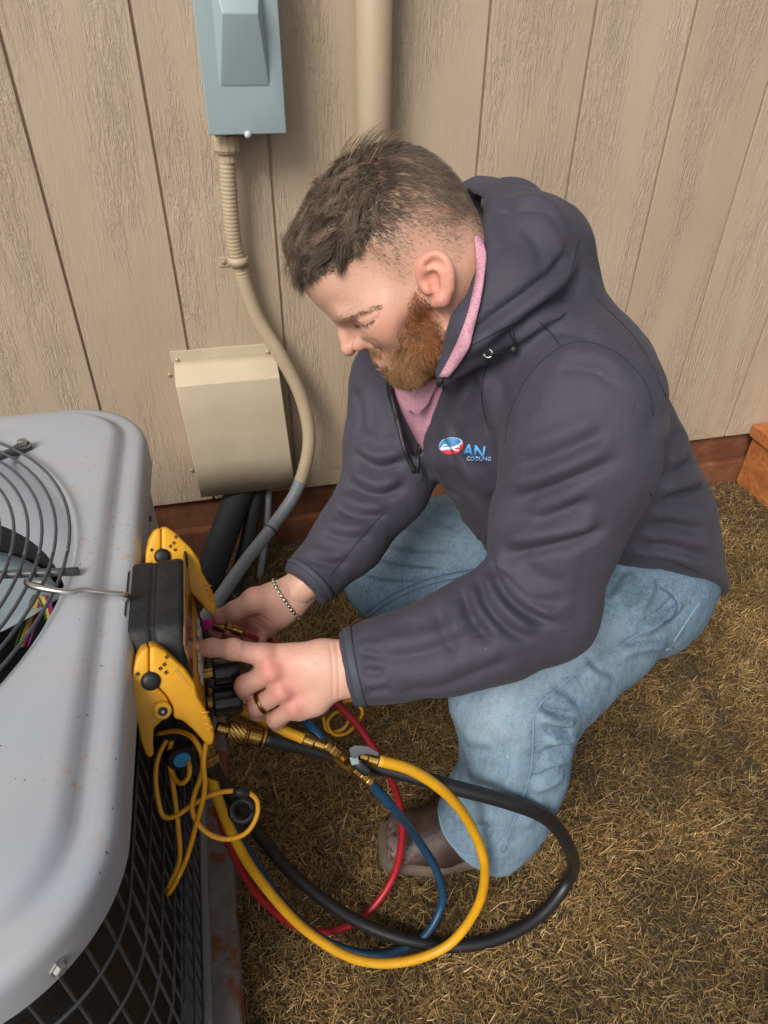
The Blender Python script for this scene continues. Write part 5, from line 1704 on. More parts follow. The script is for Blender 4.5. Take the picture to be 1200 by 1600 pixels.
# ---- cloth pieces
jk = link('jacket', mesh('jacket', jV, jQ, True), SHELL, man)
nme = mesh('jeans', nV, nQ, True)
bvj, bvn = bvh_of(jV, jQ), bvh_of(nV, nQ)
def near_lines(V, lines, bv, w):
    out = np.zeros(len(V))
    for pts in lines:
        C = drape(bv, pts, step=8)
        if len(C) > 1:
            d, s = line_dist(V, C)
            out = np.maximum(out, np.exp(-(d / w) ** 2))
    return out
outseam = [(1052, 948), (1030, 976), (1000, 990), (930, 1032), (880, 1068), (838, 1110), (833, 1150), (830, 1200), (816, 1250), (800, 1290), (786, 1330)]
inseam = [(572, 958), (602, 936), (660, 908), (720, 893), (762, 886)]
nN = vnormals(nV, nQ)
pu, pv, pt = PX(nV)
fade = 0.9 * np.exp(-(((pu - 870) / 130) ** 2 + ((pv - 1010) / 60) ** 2)) + 0.9 * np.exp(-(((pu - 770) / 60) ** 2 + ((pv - 1110) / 60) ** 2)) + 0.6 * np.exp(-(((pu - 650) / 60) ** 2 + ((pv - 850) / 40) ** 2))
# wear follows the cloth: lighter on the thighs and knee, darker beside the seams
fade *= 0.7 + 0.6 * np.array([mnoise.noise((v[0] * 22, v[1] * 22, v[2] * 22)) for v in nV])
vattr(nme, 'fade', np.clip(fade, 0, 1))
pk = 0.5 + 0.5 * np.array([mnoise.noise((v[0] * 70, v[1] * 70, v[2] * 70)) for v in nV])
vattr(nme, 'wear', np.clip(near_lines(nV, [outseam, inseam], bvn, 0.0065) * pk * 1.6, 0, 0.9))
jn = link('jeans', nme, DENIM, man)
def seam(name, pts, bv, r, mat, lift=0.0003, parent=man, step=5):
    C = drape(bv, pts, lift, step)
    if len(C) < 3: return None
    # break where the line would jump to another surface
    d = np.linalg.norm(np.diff(C, axis=0), axis=1)
    cut = np.where(d > 0.03)[0]
    if len(cut): C = C[:cut[0] + 1]
    if len(C) < 3: return None
    return tube(name, C, r, mat, parent, 6)
for pts in ([(789, 690), (799, 640), (830, 582), (877, 542), (912, 534), (960, 549), (1000, 586), (1016, 618), (1020, 650)], [(842, 502), (862, 522), (877, 542)],
            [(765, 560), (754, 600), (757, 650), (775, 690), (789, 705)], [(1014, 766), (1027, 792), (1050, 817), (1056, 848), (1078, 862)],
            [(700, 560), (770, 522), (838, 482), (885, 440), (905, 375)], [(735, 335), (790, 316), (852, 312)], [(930, 466), (985, 520), (1016, 566), (1040, 620)],
            [(600, 800), (556, 850), (515, 900)]):
    seam('seam', pts, bvj, 0.0007, SEAM, 0.0002)
for pts in ([(672, 608), (660, 655), (656, 705), (660, 752)], [(610, 600), (625, 660), (644, 728)]):
    seam('placket_stitch', pts, bvj, 0.0006, SEAM)
STITCH = plain('denim_stitch', srgb(116, 140, 156), 0.8)
for pts in (outseam,):
    seam('stitched_seam', pts, bvn, 0.0012, STITCH, 0.0001)
STITCHD = plain('denim_stitch_dark', srgb(66, 92, 122), 0.8)
seam('stitched_seam', inseam, bvn, 0.0013, STITCHD)
seam('stitched_seam', [(u, v + 9) for u, v in inseam], bvn, 0.0013, STITCHD)
seam('pocket_edge', [(1030, 918), (1050, 932), (1058, 948), (1048, 966), (1032, 976)], bvn, 0.0016, STITCHD)
seam('pocket_edge', [(1094, 940), (1070, 975), (1052, 1003)], bvn, 0.0014, STITCH)
seam('pocket_edge', [(1052, 1012), (1030, 1018), (1005, 1034)], bvn, 0.0016, STITCH)
seam('hem_stitch', [(684, 1262), (694, 1302), (720, 1332), (748, 1340)], bvn, 0.0012, STITCH)
# cuffs with a narrow binding
CUFF = plain('cuff_binding', srgb(62, 66, 76), 0.7)
def ring_on(V, Q, c, n, r_out, k=40):
    """closed loop where the plane (c, n) meets the outside of a surface"""
    bv = bvh_of(V, Q)
    n = nrm(n)
    a = nrm(np.cross(n, [0.3, 0.2, 0.9])); b = np.cross(n, a)
    out = []
    for t in np.linspace(0, 2 * np.pi, k, endpoint=False):
        d = math.cos(t) * a + math.sin(t) * b
        h = bv.ray_cast(Vector(c + d * r_out), Vector(-d))
        if h[0] is not None and h[3] < r_out:
            out.append(np.array(h[0]))
    return np.array(out)
def band(name, V, Q, c, n, r_out, w, mat, lift=0.0008, parent=man):
    n = nrm(n)
    rows = []
    for s in np.linspace(-w / 2, w / 2, 5):
        L = ring_on(V, Q, np.asarray(c) + n * s, n, r_out)
        if len(L) != 40: return None
        ctr = L.mean(0)
        rows.append(L + (L - ctr) / np.linalg.norm(L - ctr, axis=1)[:, None] * (lift + 0.0012 * math.cos(s / w * math.pi)))
    Vb = np.vstack(rows)
    F = [(i * 40 + j, i * 40 + (j + 1) % 40, (i + 1) * 40 + (j + 1) % 40, (i + 1) * 40 + j) for i in range(4) for j in range(40)]
    o = link(name, mesh(name, Vb, F, True), mat, parent)
    o.modifiers.new('thick', 'SOLIDIFY').thickness = 0.0015
    return o
n1 = J(500, 1056, 0.79) - J(560, 1043, 0.79)
band('cuff', jV, jQ, J(556, 1043, 0.79), n1, 0.085, 0.011, CUFF)
n2 = J(450, 945, 0.905) - J(492, 898, 0.925)
band('cuff', jV, jQ, J(484, 907, 0.921), n2, 0.06, 0.008, CUFF)

# ---- polo shirt in the open collar
SH = Vox((0.05, -0.95, 0.58), (0.44, -0.45, 1.02), 0.0045)
torso(SH, -0.004)
SH.chain([J(905, 600, 0.775), J(800, 525, 0.83), J(640, 585, 0.95)], [0.056, 0.066, 0.055], 0.05)
SH.chain([J(700, 482, 0.80), J(765, 522, 0.845), J(800, 560, 0.87)], [0.0665, 0.074, 0.080], 0.02)
cut_ball(SH, J(708, 487, 0.805), J(640, 450, 0.775) - J(730, 500, 0.82), 0.16)
SH.chain([J(640, 450, 0.775), J(705, 487, 0.80), J(730, 500, 0.815)], [0.062, 0.0625, 0.055], 0.002, op='sub')
sV, sQ = SH.nets()
sV = relax(sV, sQ, 2, 0.5)
_su, _sv, _ = PX(sV)
_out = (_su > 692) & (_sv > 604)
sQ = sQ[~_out[sQ].any(1)]
_use = np.unique(sQ); _map = np.full(len(sV), -1); _map[_use] = np.arange(len(_use)); sV, sQ = sV[_use], _map[sQ]
def heather():
    M = Mat('pink_heather', srgb(196, 142, 160), 0.85, 0, 0.2)
    n = M.noise(M.coords((300, 300, 1400), rot=(0.5, 0.4, 0)), 1.0, 3, 0.7)
    M.color(M.ramp(n, [(0.35, srgb(172, 112, 136)), (0.5, srgb(196, 144, 160)), (0.68, srgb(216, 176, 186))]))
    M.bump(n, 0.3, 0.0008)
    return M.m
PINK = heather()
sh = link('polo_shirt', mesh('polo_shirt', sV, sQ, True), PINK, man)
bvs = bvh_of(sV, sQ)
# collar: stand along the neck and two leaves at the throat
def ribbon(name, C, half, width_dirs, thick, mat, parent):
    C = np.asarray(C); D = np.asarray(width_dirs)
    V = np.vstack([C - D * half[:, None], C, C + D * half[:, None]])
    n = len(C)
    F = [(j * n + i, j * n + i + 1, (j + 1) * n + i + 1, (j + 1) * n + i) for j in range(2) for i in range(n - 1)]
    o = link(name, mesh(name, V, F, True), mat, parent)
    m = o.modifiers.new('thick', 'SOLIDIFY'); m.thickness = thick; m.offset = 0
    return o
def strip_on(name, left, right, surfaces, lift, mat, parent, n=26):
    rows = []
    for w in (0.0, 0.5, 1.0):
        P2 = smooth_path(np.hstack([np.array(left) * (1 - w) + np.array(right) * w, np.zeros((len(left), 1))]), n)[:, :2]
        row = []
        for u, v in P2:
            best = None
            for bv in surfaces:
                h = bv.ray_cast(Vector(CAM), Vector(ray(u, v)).normalized())
                if h[0] is not None and (best is None or h[3] < best[0]): best = (h[3], np.array(h[0]))
            row.append(best[1] - nrm(ray(u, v)) * lift if best else row[-1])
        rows.append(smooth_path(np.array(row)[::3], n))
    F = [(j * n + i, j * n + i + 1, (j + 1) * n + i + 1, (j + 1) * n + i) for j in range(2) for i in range(n - 1)]
    o = link(name, mesh(name, np.vstack(rows), F, True), mat, parent)
    m_ = o.modifiers.new('thick', 'SOLIDIFY'); m_.thickness = 0.003; m_.offset = -1
    return o
strip_on('collar', [(744, 368), (746, 402), (740, 446), (730, 491), (713, 536), (695, 572), (680, 598)], [(754, 372), (757, 405), (753, 450), (745, 495), (732, 540), (714, 574), (694, 596)], (bvj, bvh_h), 0.009, PINK, sh)
for leaf in ([(688, 590, .80), (668, 632, .828), (652, 650, .845), (640, 640, .842), (634, 618, .832), (655, 598, .81)],
             [(616, 598, .862), (622, 622, .868), (634, 645, .866), (646, 640, .853), (640, 612, .842)]):
    P = [J(*p) for p in leaf]
    n_ = -ray(650, 620)
    extrude_poly('collar_leaf', P, n_, 0.003, PINK, sh, 0.001, 1)

# ---- zip edges of the jacket front, drawcord and eyelet
ZIP = plain('zip_tape', (0.018, 0.018, 0.02), 0.5)
for pts in ([(690, 592), (676, 625), (664, 660), (655, 705), (651, 738)], [(603, 585), (611, 620), (622, 665), (634, 708), (647, 738)]):
    C = drape(bvj, pts, 0.001, 5)
    d = np.linalg.norm(np.diff(C, axis=0), axis=1)
    m = np.concatenate([[True], d < 0.035])
    C = C[m]
    if len(C) > 3:
        tube('zip', smooth_path(C, 30), 0.0030, ZIP, jk, 8)
ey = drape(bvj, [(761, 552), (763, 551), (765, 550)], 0.001, 1)[1]
ev = -nrm(ray(763, 551))
th = np.linspace(0, 2 * np.pi, 17)
ea = nrm(np.cross(ev, [0, 0, 1])); eb = np.cross(ev, ea)
tube('eyelet', np.array([ey + 0.0042 * (math.cos(t) * ea + math.sin(t) * eb) for t in th]), 0.0013, BOLT, jk, 6)
tube('drawcord', smooth_path(list(drape(bvj, [(763, 551), (780, 548), (797, 544), (803, 536), (799, 524), (796, 518)], 0.0035, 4)), 24), 0.0016, BLK, jk, 6)
kn = drape(bvj, [(799, 542), (800, 541), (801, 540)], 0.004, 1)[1]
link('cord_knot', lathe_mesh('cord_knot', [(0, 0.002), (0.002, 0.0042), (0.006, 0.0042), (0.008, 0.002)], kn - 0.004 * eb, eb, 10, True), BLK, jk)

# ---- embroidered badge: oval with swirls, two lines of lettering
def uv_on(bv, u, v, lift):
    h = bv.ray_cast(Vector(CAM), Vector(ray(u, v)).normalized())
    return None if h[0] is None else np.array(h[0]) - nrm(ray(u, v)) * lift
def badge():
    nu, nv = 46, 32
    cu, cv, au, av = 705, 697, 19.5, 13.5
    ok = True
    V, C = [], []
    for i in range(nv):
        for j in range(nu):
            x, y = -1 + 2 * j / (nu - 1), -1 + 2 * i / (nv - 1)
            # square to disc
            dx, dy = x * math.sqrt(1 - y * y / 2), y * math.sqrt(1 - x * x / 2)
            u = cu + dx * au * 0.99 + dy * 1.0
            v = cv + dy * av - dx * 1.5
            p = uv_on(bvj, u, v, 0.0016)
            V.append(p if p is not None else V[-1])
            r2 = dx * dx + dy * dy
            wave = 0.18 * math.sin(3.0 * dx + 0.6) - 0.42 * dx + 0.10
            col = (0.08, 0.27, 0.52) if dy < wave else (0.62, 0.045, 0.06)
            if abs(dy - wave) < 0.13: col = (0.80, 0.84, 0.90)
            if abs(dy - wave - 0.20) < 0.05 and dx < 0.2: col = (0.30, 0.45, 0.75)
            s1 = math.hypot((dx + 0.52) * 1.15, dy + 0.02); a1 = math.atan2(dy + 0.02, dx + 0.52)
            if abs(s1 - 0.24 - 0.03 * a1) < 0.07 and not (-0.6 < a1 < 0.3): col = (0.80, 0.85, 0.92)
            s2 = math.hypot((dx - 0.42) * 1.1, dy - 0.30); a2 = math.atan2(dy - 0.30, dx - 0.42)
            if abs(s2 - 0.24) < 0.075 and not (-0.2 < a2 < 0.9): col = (0.84, 0.82, 0.86)
            if r2 > 0.92: col = (0.55, 0.66, 0.80) if dy < wave else (0.35, 0.03, 0.05)
            C.append(col)
    F = np.array([(i * nu + j, (i + 1) * nu + j, (i + 1) * nu + j + 1, i * nu + j + 1) for i in range(nv - 1) for j in range(nu - 1)])
    me = mesh('badge', V, F, True)
    vattr(me, 'thread', np.array(C))
    M = Mat('embroidery', (0.5, 0.5, 0.5), 0.6)
    M.l(M.attr('thread', 'Color'), M.b.inputs['Base Color'])
    M.bump(M.noise(M.coords((1, 1, 1)), 1500, 2), 0.4, 0.0006)
    o = link('badge', me, M.m, jk)
    o.modifiers.new('thick', 'SOLIDIFY').thickness = 0.001
    for txt, u0, v0, size, col, ang, bold, sx in (('AN', 741, 706, 25, (0.10, 0.36, 0.78), 7, 0.022, 1.0), ('COOLING', 748, 717.5, 9.2, (0.30, 0.48, 0.80), 1, 0.012, 0.92)):
        t = text_mesh(txt, 1.0, 0, bold, 0.0, 2)
        ca, sa = math.cos(math.radians(ang)), math.sin(math.radians(ang))
        bm = bmesh.new(); bm.from_mesh(t)
        bmesh.ops.triangulate(bm, faces=bm.faces)
        for v in bm.verts:
            x, y = v.co.x * size * sx, -v.co.y * size
            p = uv_on(bvj, u0 + x * ca - y * sa, v0 + x * sa + y * ca, 0.0022)
            if p is not None: v.co = p
        bm.to_mesh(t); bm.free()
        o = link('lettering', t, plain('blue_thread', col, 0.55), jk)
        o.modifiers.new('thick', 'SOLIDIFY').thickness = 0.0008
badge()

# ---- boots
LEATHER = None
def leather():
    M = Mat('brown_leather', srgb(74, 54, 46), 0.5)
    v = M.coords()
    c = M.ramp(M.noise(v, 24, 4), [(0.3, srgb(44, 31, 27)), (0.7, srgb(70, 52, 45))])
    c = M.mix(M.math('MULTIPLY', M.attr('scuff'), M.ramp(M.noise(v, 120, 4, 0.7), [(0.35, (0, 0, 0)), (0.6, (1, 1, 1))])), c, srgb(150, 128, 122))
    M.color(c)
    M.bump(M.noise(v, 160, 4, 0.65), 0.45, 0.002)
    return M.m
LEATHER = leather()
SOLE = plain('boot_sole', srgb(104, 88, 76), 0.8, 0, 0.2, 60)
def boot(toe, heel):
    toe, heel = np.asarray(toe), np.asarray(heel)
    d = nrm(heel - toe); w = nrm(np.cross([0, 0, 1], d)); up = np.array([0, 0, 1.0])
    P = lambda a, b, z: toe + d * a + w * b + up * z
    X = Vox(np.minimum(toe, heel) - 0.09, np.maximum(toe, heel) + np.array([0.09, 0.09, 0.26]), 0.0032)
    for s in (-1, 1):
        X.seg(P(0.034, s * 0.020, 0.040), P(0.10, s * 0.018, 0.045), 0.020, 0.030, 0.02)
    X.chain([P(0.045, 0, 0.042), P(0.11, 0, 0.052), P(0.17, 0, 0.070), P(0.235, 0, 0.080)], [0.022, 0.036, 0.042, 0.040], 0.03)
    X.chain([P(0.232, 0, 0.040), P(0.236, 0, 0.075)], [0.034, 0.036], 0.02)
    X.chain([P(0.225, 0, 0.085), P(0.225, 0, 0.15), P(0.215, 0, 0.20)], [0.042, 0.044, 0.046], 0.02)
    X.half(P(0, 0, 0.024), -up, 0.004)
    V, Q = X.nets()
    V = relax(V, Q, 2, 0.5)
    me = mesh('boot', V, Q, True)
    a = (V - toe) @ d; z = V[:, 2]
    vattr(me, 'scuff', np.clip(sstep(0.075, 0.02, a) * sstep(0.075, 0.05, z), 0, 1))
    b = link('boot', me, LEATHER, man)
    out = [(0.0, -0.026), (0.004, -0.034), (0.02, -0.043), (0.08, -0.051), (0.13, -0.045), (0.19, -0.036), (0.25, -0.037), (0.271, -0.02), (0.274, 0), (0.271, 0.02), (0.25, 0.037), (0.19, 0.036), (0.13, 0.045), (0.08, 0.051), (0.02, 0.043), (0.004, 0.034), (0.0, 0.026), (-0.002, 0.0)]
    o = extrude_poly('sole', [P(x, y, 0.027) for x, y in out], up, 0.022, SOLE, b, 0.004, 2)
    return b
tL = G(592, 1316, 0.03); tL[2] = 0.0
hL_ = G(775, 1322, 0.0)
dL = nrm(hL_ - tL)
boot(tL, tL + dL * 0.27)
tR = np.array([0.30, -0.455, 0.0])
boot(tR, tR + nrm([0.9, 0.1, 0]) * 0.29)

# ---- ring and bracelet
GOLD = plain('gold', srgb(190, 150, 90), 0.28, 1.0, 0.05)
DGREY = plain('dark_metal', srgb(104, 84, 66), 0.3, 1.0)
SILV = plain('silver', srgb(210, 206, 198), 0.22, 1.0, 0.1, 200)
fa = J(440, 1080, 0.781); fb = J(402, 1103, 0.783)
rc = fa + (fb - fa) * 0.93
fd_ = nrm(fb - fa)
ra_ = nrm(np.cross(fd_, ray(402, 1103))); rb_ = np.cross(fd_, ra_)
rc = fa + (fb - fa) * 0.80 + nrm(ray(402, 1103)) * 0.0005
th = np.linspace(0, 2 * np.pi, 33)
prof = [(-0.0023, 0.0126), (-0.0018, 0.0132), (0.0018, 0.0132), (0.0023, 0.0126)]
V_ = [rc + fd_ * s_ + r_ * (math.cos(t) * ra_ + math.sin(t) * rb_) for t in th[:-1] for s_, r_ in prof]
F_ = [(i * 4 + j, i * 4 + j + 1, ((i + 1) % 32) * 4 + j + 1, ((i + 1) % 32) * 4 + j) for i in range(32) for j in range(3)]
rg = link('wedding_ring', mesh('wedding_ring', V_, F_, True), DGREY, man)
for s_ in (-0.0021, 0.0021):
    tube('ring_edge', np.array([rc + fd_ * s_ + 0.0130 * (math.cos(t) * ra_ + math.sin(t) * rb_) for t in th]), 0.0007, GOLD, rg, 6)
wn_ = J(470, 922, 0.915) - J(436, 945, 0.912)
Lb = ring_on(rhV, rhQ, J(447, 937, 0.913), wn_, 0.05, 48)
if len(Lb) > 20:
    ctr = Lb.mean(0)
    Lb = Lb + (Lb - ctr) / np.linalg.norm(Lb - ctr, axis=1)[:, None] * 0.0012
    br = None
    for i in range(0, len(Lb), 2):
        a, b = Lb[i], Lb[(i + 2) % len(Lb)]
        r_ = 0.0020 if (i // 2) % 3 else 0.0027
        o = tube('bracelet' if br is None else 'link', np.array([a + (b - a) * 0.06, a + (b - a) * 0.2, a + (b - a) * 0.8, a + (b - a) * 0.94]), np.array([0.0009, r_, r_, 0.0009]), SILV, man if br is None else br, 7)
        if br is None: br = o
# finger nails
NAIL = plain('nail', srgb(226, 184, 170), 0.3)
bvl = bvh_of(lhV, lhQ)
nu, nv_ = 7, 6
Vn = []
for i in range(nv_):
    for j in range(nu):
        x, y = -1 + 2 * j / (nu - 1), -1 + 2 * i / (nv_ - 1)
        p = uv_on(bvl, 304.5 + 6.0 * x * math.sqrt(1 - y * y / 2), 1010.5 + 5.0 * y * math.sqrt(1 - x * x / 2), 0.0004)
        Vn.append(p if p is not None else Vn[-1])
o = link('fingernail', mesh('fingernail', Vn, [(i * nu + j, (i + 1) * nu + j, (i + 1) * nu + j + 1, i * nu + j + 1) for i in range(nv_ - 1) for j in range(nu - 1)], True), NAIL, man)
o.modifiers.new('thick', 'SOLIDIFY').thickness = 0.0005

# ------------------------------------------------------------------ hair, beard, brows: strands on the skin
hN = vnormals(hdV, hdQ)
def strands(name, roots, nor, dirs, length, width, segs, curl, tint, mat, parent, lift=0.6, droop=0.0, cur=None, ph2=None, root_in=0.001):
    n = len(roots)
    pos = roots - nor * root_in
    side0 = np.cross(nor, dirs)
    side0 /= np.linalg.norm(side0, axis=1)[:, None] + 1e-9
    ph = rng.uniform(0, 6.28, n)
    cur = rng.normal(0, curl, n) if cur is None else cur
    ph2 = ph if ph2 is None else ph2
    V = np.zeros((n, segs + 1, 3, 3))
    d = nor * lift + dirs * (1 - lift)
    d /= np.linalg.norm(d, axis=1)[:, None] + 1e-9
    for s in range(segs + 1):
        t = s / segs
        w = width * (1 - t) ** 0.6 if s < segs else width * 0.08
        b2 = np.cross(d, side0)
        for k in range(3):
            a = ph + k * 2.094
            V[:, s, k] = pos + (np.cos(a)[:, None] * side0 + np.sin(a)[:, None] * b2) * w[:, None]
        pos = pos + d * (length / segs)[:, None]
        d = d * 0.72 + dirs * (0.34 * (1 - lift) + 0.1) + side0 * (cur * np.sin(ph2 + 3.2 * t))[:, None] - nor * (droop * t)
        d /= np.linalg.norm(d, axis=1)[:, None] + 1e-9
    base = (np.arange(n) * (segs + 1) * 3)[:, None, None]
    f = []
    for s in range(segs):
        for k in range(3):
            k2 = (k + 1) % 3
            f.append([s * 3 + k, s * 3 + k2, (s + 1) * 3 + k2, (s + 1) * 3 + k])
    F = (base + np.array([f])).reshape(-1, 4)
    me = mesh(name, V.reshape(-1, 3), F, True)
    vattr(me, 'tint', np.repeat(tint, (segs + 1) * 3, 0))
    return link(name, me, mat, parent)
def hair_mat(name, rough=0.45):
    M = Mat(name, (0.1, 0.07, 0.05), rough, 0, 0.45)
    M.l(M.attr('tint', 'Color'), M.b.inputs['Base Color'])
    return M.m
HAIR = hair_mat('hair', 0.38)
def pick(weight, n):
    """random spots on the head surface, weighted per vertex"""
    q = hdQ[rng.choice(len(hdQ), n * 14)]
    w = weight[q].mean(1)
    k = rng.uniform(0, 1, len(q)) < w
    q = q[k][:n]
    b = rng.dirichlet((1, 1, 1, 1), len(q))
    P = (hdV[q] * b[:, :, None]).sum(1)
    N = hN[q].mean(1)
    return P, N / np.linalg.norm(N, axis=1)[:, None], HL(P)
def noise3(P, sc, off):
    return np.array([[mnoise.noise((p[0] * sc + off, p[1] * sc, p[2] * sc)), mnoise.noise((p[0] * sc, p[1] * sc + off + 9, p[2] * sc)), mnoise.noise((p[0] * sc, p[1] * sc + 5, p[2] * sc + off))] for p in P])
def tangent(D, N):
    D = D - N * (D * N).sum(1)[:, None]
    return D / (np.linalg.norm(D, axis=1)[:, None] + 1e-9)
# top: combed forward and tousled
P, N, L = pick(np.clip(hden * 2.2, 0, 1), 9000)
D = tangent(e_f + 0.8 * noise3(P, 80, 3.0) + 0.4 * rng.normal(0, 1, P.shape), N)
und = rng.uniform(0.006, 0.013, len(P)) * np.clip(poly_dist(top_poly, L[:, 0], L[:, 2]) / 14 + 0.3, 0.3, 1)
undt = np.array([0.07, 0.051, 0.036]) * rng.uniform(0.6, 1.3, (len(P), 1))
P_u, N_u, D_u = P, N, D
P, N, L = pick(hden, 16000)
flow = e_f * 1.0 + (L[:, 1:2] / 90) * e_l * 0.35
flow = flow + e_u * 0.75 * sstep(45, 80, L[:, 0:1])
back = sstep(-50, -85, L[:, 0:1])
flow = flow * (1 - back) + back * (-0.5 * e_f - 1.0 * e_u) + e_l * np.sign(L[:, 1:2]) * 0.25 * back
# strands gather in locks
nl = 330
li = rng.choice(len(P), nl, replace=False)
own = np.concatenate([np.argmin(((P[i:i + 2000, None] - P[li][None]) ** 2).sum(2), 1) for i in range(0, len(P), 2000)])
lock_d = flow[li] + 1.7 * noise3(P[li], 45, 1.0) + 0.55 * rng.normal(0, 1, (nl, 3))
to_c = (P[li][own] - P) / 0.008
D = tangent(lock_d[own] + 0.85 * to_c * 0.6 + 0.10 * rng.normal(0, 1, P.shape), N)
lock_cur = rng.normal(0, 0.85, nl)[own] + rng.normal(0, 0.12, len(P))
lock_ph = rng.uniform(0, 6.28, nl)[own]
lock_t = rng.uniform(0.5, 1.8, nl)[own][:, None]
lock_l = rng.uniform(0.65, 1.35, nl)[own]
crown = np.exp(-(((L[:, 0] + 45) / 24) ** 2 + ((L[:, 2] - 112) / 22) ** 2))
ln = rng.uniform(0.019, 0.029, len(P)) * (0.75 + 0.25 * np.clip((L[:, 2] + 0) / 90, 0, 1)) * (1 + 0.25 * (L[:, 0] > 55))
ed = np.clip(poly_dist(top_poly, L[:, 0], L[:, 2]) / 14, 0.25, 1)
ln = ln * ed * lock_l
tn = np.array([0.132, 0.092, 0.062])[None] * rng.uniform(0.75, 1.25, (len(P), 1)) * lock_t * np.where(rng.uniform(0, 1, (len(P), 1)) < 0.10, np.array([[2.2, 1.9, 1.7]]), 1.0)
hair = strands('hair', P, N, D, ln, rng.uniform(0.00020, 0.00036, len(P)), 5, 0.42, tn, HAIR, man, 0.33, 0.26, cur=lock_cur, ph2=lock_ph)
strands('hair_underlayer', P_u, N_u, D_u, und, np.full(len(P_u), 0.00045), 2, 0.2, undt, HAIR, hair, 0.45)
# tuft that stands off the crown
k = crown > 0.35
idx = np.where(k)[0][:150]
D2 = tangent(np.tile(-e_f * 0.95 - e_u * 0.3, (len(idx), 1)) + 0.6 * noise3(P[idx], 60, 7.0), N[idx])
strands('hair_tuft', P[idx], N[idx], D2, rng.uniform(0.026, 0.046, len(idx)), rng.uniform(0.0003, 0.00045, len(idx)), 6, 0.3, tn[idx], HAIR, hair, 0.55, 0.06)
# clipped sides and back
hnz = np.array([mnoise.noise((v[0] * 90, v[1] * 90, v[2] * 90)) for v in hdV])
P, N, L = pick(np.clip(fden * 1.1, 0, 1) * (hden < 0.97) * (0.55 + 0.45 * np.clip(hden * 3, 0, 1)) * np.clip(0.8 + 0.9 * hnz, 0.25, 1), 15000)
lw = np.full(len(P), 1e9)
for a in fade_edge: lw = np.minimum(lw, np.hypot(L[:, 0] - a[0], L[:, 2] - a[1]))
fd = 1 - sstep(12, 80, lw)
D = tangent(-1.0 * e_u - 0.45 * e_f + 0.6 * noise3(P, 60, 2.0) + 0.3 * rng.normal(0, 1, P.shape), N)
ln = (0.0135 - 0.0105 * fd) * rng.uniform(0.6, 1.3, len(P))
nearedge = np.exp(-(np.clip(-poly_dist(top_poly, L[:, 0], L[:, 2]), 0, 99) / 16) ** 2)[:, None]
tn = (np.array([0.185, 0.135, 0.096])[None] * (1 + 0.4 * fd[:, None])) * (1 - 0.45 * nearedge) * rng.uniform(0.6, 1.35, (len(P), 1))
strands('clipped_hair', P, N, D, ln, np.full(len(P), 0.00021), 2, 0.15, tn, HAIR, hair, 0.30, root_in=0.0001)
# beard and moustache
bw = bden * (~earz)
P, N, L = pick(bw, 17000)
D = tangent(-1.0 * e_u + 0.25 * e_f + 0.9 * noise3(P, 80, 3.0) + 0.7 * rng.normal(0, 1, P.shape), N)
mous = (L[:, 2] > -58) & (L[:, 0] > 55)
edge = np.clip((poly_dist(beard_poly, L[:, 0], L[:, 2]) + 3) / 16, 0.12, 1)
ln = np.where(mous, 0.009, 0.0145) * rng.uniform(0.5, 1.35, len(P)) * (0.35 + 0.65 * edge)
gold = np.clip((L[:, 0] - 20) / 60, 0, 1)[:, None]
tn = (np.array([0.25, 0.090, 0.030]) * (1 - gold) + np.array([0.36, 0.205, 0.095]) * gold) * rng.uniform(0.4, 1.7, (len(P), 1)) * np.clip(1 + 0.9 * noise3(P, 60, 11.0)[:, :1], 0.4, 1.8)
beard = strands('beard', P, N, D, ln, rng.uniform(0.00020, 0.00032, len(P)), 3, 0.35, tn, HAIR, man, 0.42, 0.0)
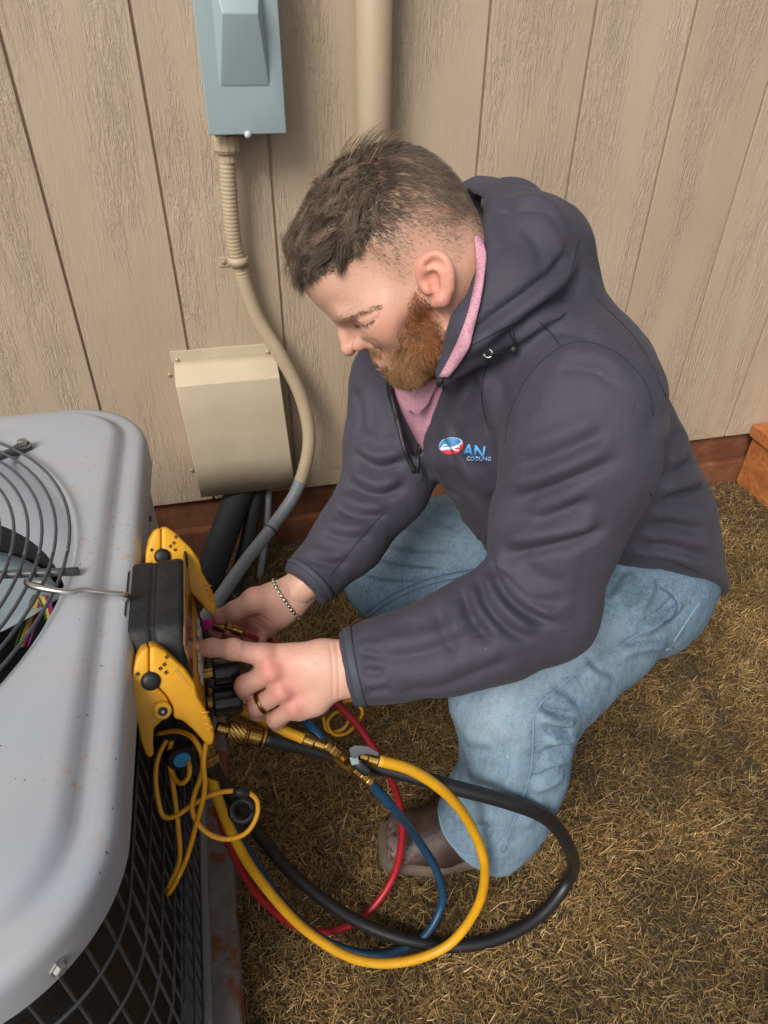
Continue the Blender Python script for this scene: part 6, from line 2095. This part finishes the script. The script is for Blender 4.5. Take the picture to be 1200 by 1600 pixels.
# brows and the lashes of the lowered eyelids, laid on one side and mirrored
def mirror(Cp, sg):
    Lc = HL(Cp)
    Lc[:, 1] *= sg
    return HC + (Lc @ HA) * 0.001
def along(px, n, sc):
    q = smooth_path(np.hstack([np.array(px, float), np.zeros((len(px), 1))]), 40)[:, :2]
    i = rng.integers(0, 39, n)
    tg = q[i + 1] - q[i]
    pts = q[i] + rng.normal(0, 1, (n, 2)) * np.array(sc)
    P, N, D = [], [], []
    for (u, v), t in zip(pts, tg):
        h = bvh_h.ray_cast(Vector(CAM), Vector(ray(u, v)).normalized())
        h2 = bvh_h.ray_cast(Vector(CAM), Vector(ray(u + t[0], v + t[1])).normalized())
        if h[0] is None or h2[0] is None: continue
        P.append(h[0]); N.append(h[1]); D.append(np.array(h2[0]) - np.array(h[0]))
    D = np.array(D)
    return np.array(P), np.array(N), D / (np.linalg.norm(D, axis=1)[:, None] + 1e-9)
bP, bN, bD = along([(530, 498), (545, 496), (565, 490), (582, 483), (592, 481)], 120, (1.5, 1.7))
lP, lN, lD = along([(553, 508), (562, 509), (574, 506), (586, 499)], 110, (0.6, 0.5))
lD = lD * 0.25 + np.array([nrm(-e_u * 0.75 + e_f * 0.6)]) + 0.12 * rng.normal(0, 1, lD.shape)
lD /= np.linalg.norm(lD, axis=1)[:, None]
for sg in (1, -1):
    mdir = lambda D: D - (D @ e_l)[:, None] * e_l * (1 - sg)
    n_ = len(bP)
    strands('eyebrow', mirror(bP, sg), mdir(bN), tangent(mdir(bD) + 0.28 * rng.normal(0, 1, bD.shape), mdir(bN)), rng.uniform(0.005, 0.009, n_), np.full(n_, 0.00024), 3, 0.1, np.array([0.26, 0.165, 0.095]) * rng.uniform(0.6, 1.3, (n_, 1)), HAIR, man, 0.22, root_in=0.0003)
    n_ = len(lP)
    strands('eyelash', mirror(lP, sg), mdir(lN), mdir(lD), rng.uniform(0.003, 0.006, n_), np.full(n_, 0.00022), 3, 0.1, np.tile([0.075, 0.045, 0.03], (n_, 1)), HAIR, man, 0.15, root_in=0.0002)
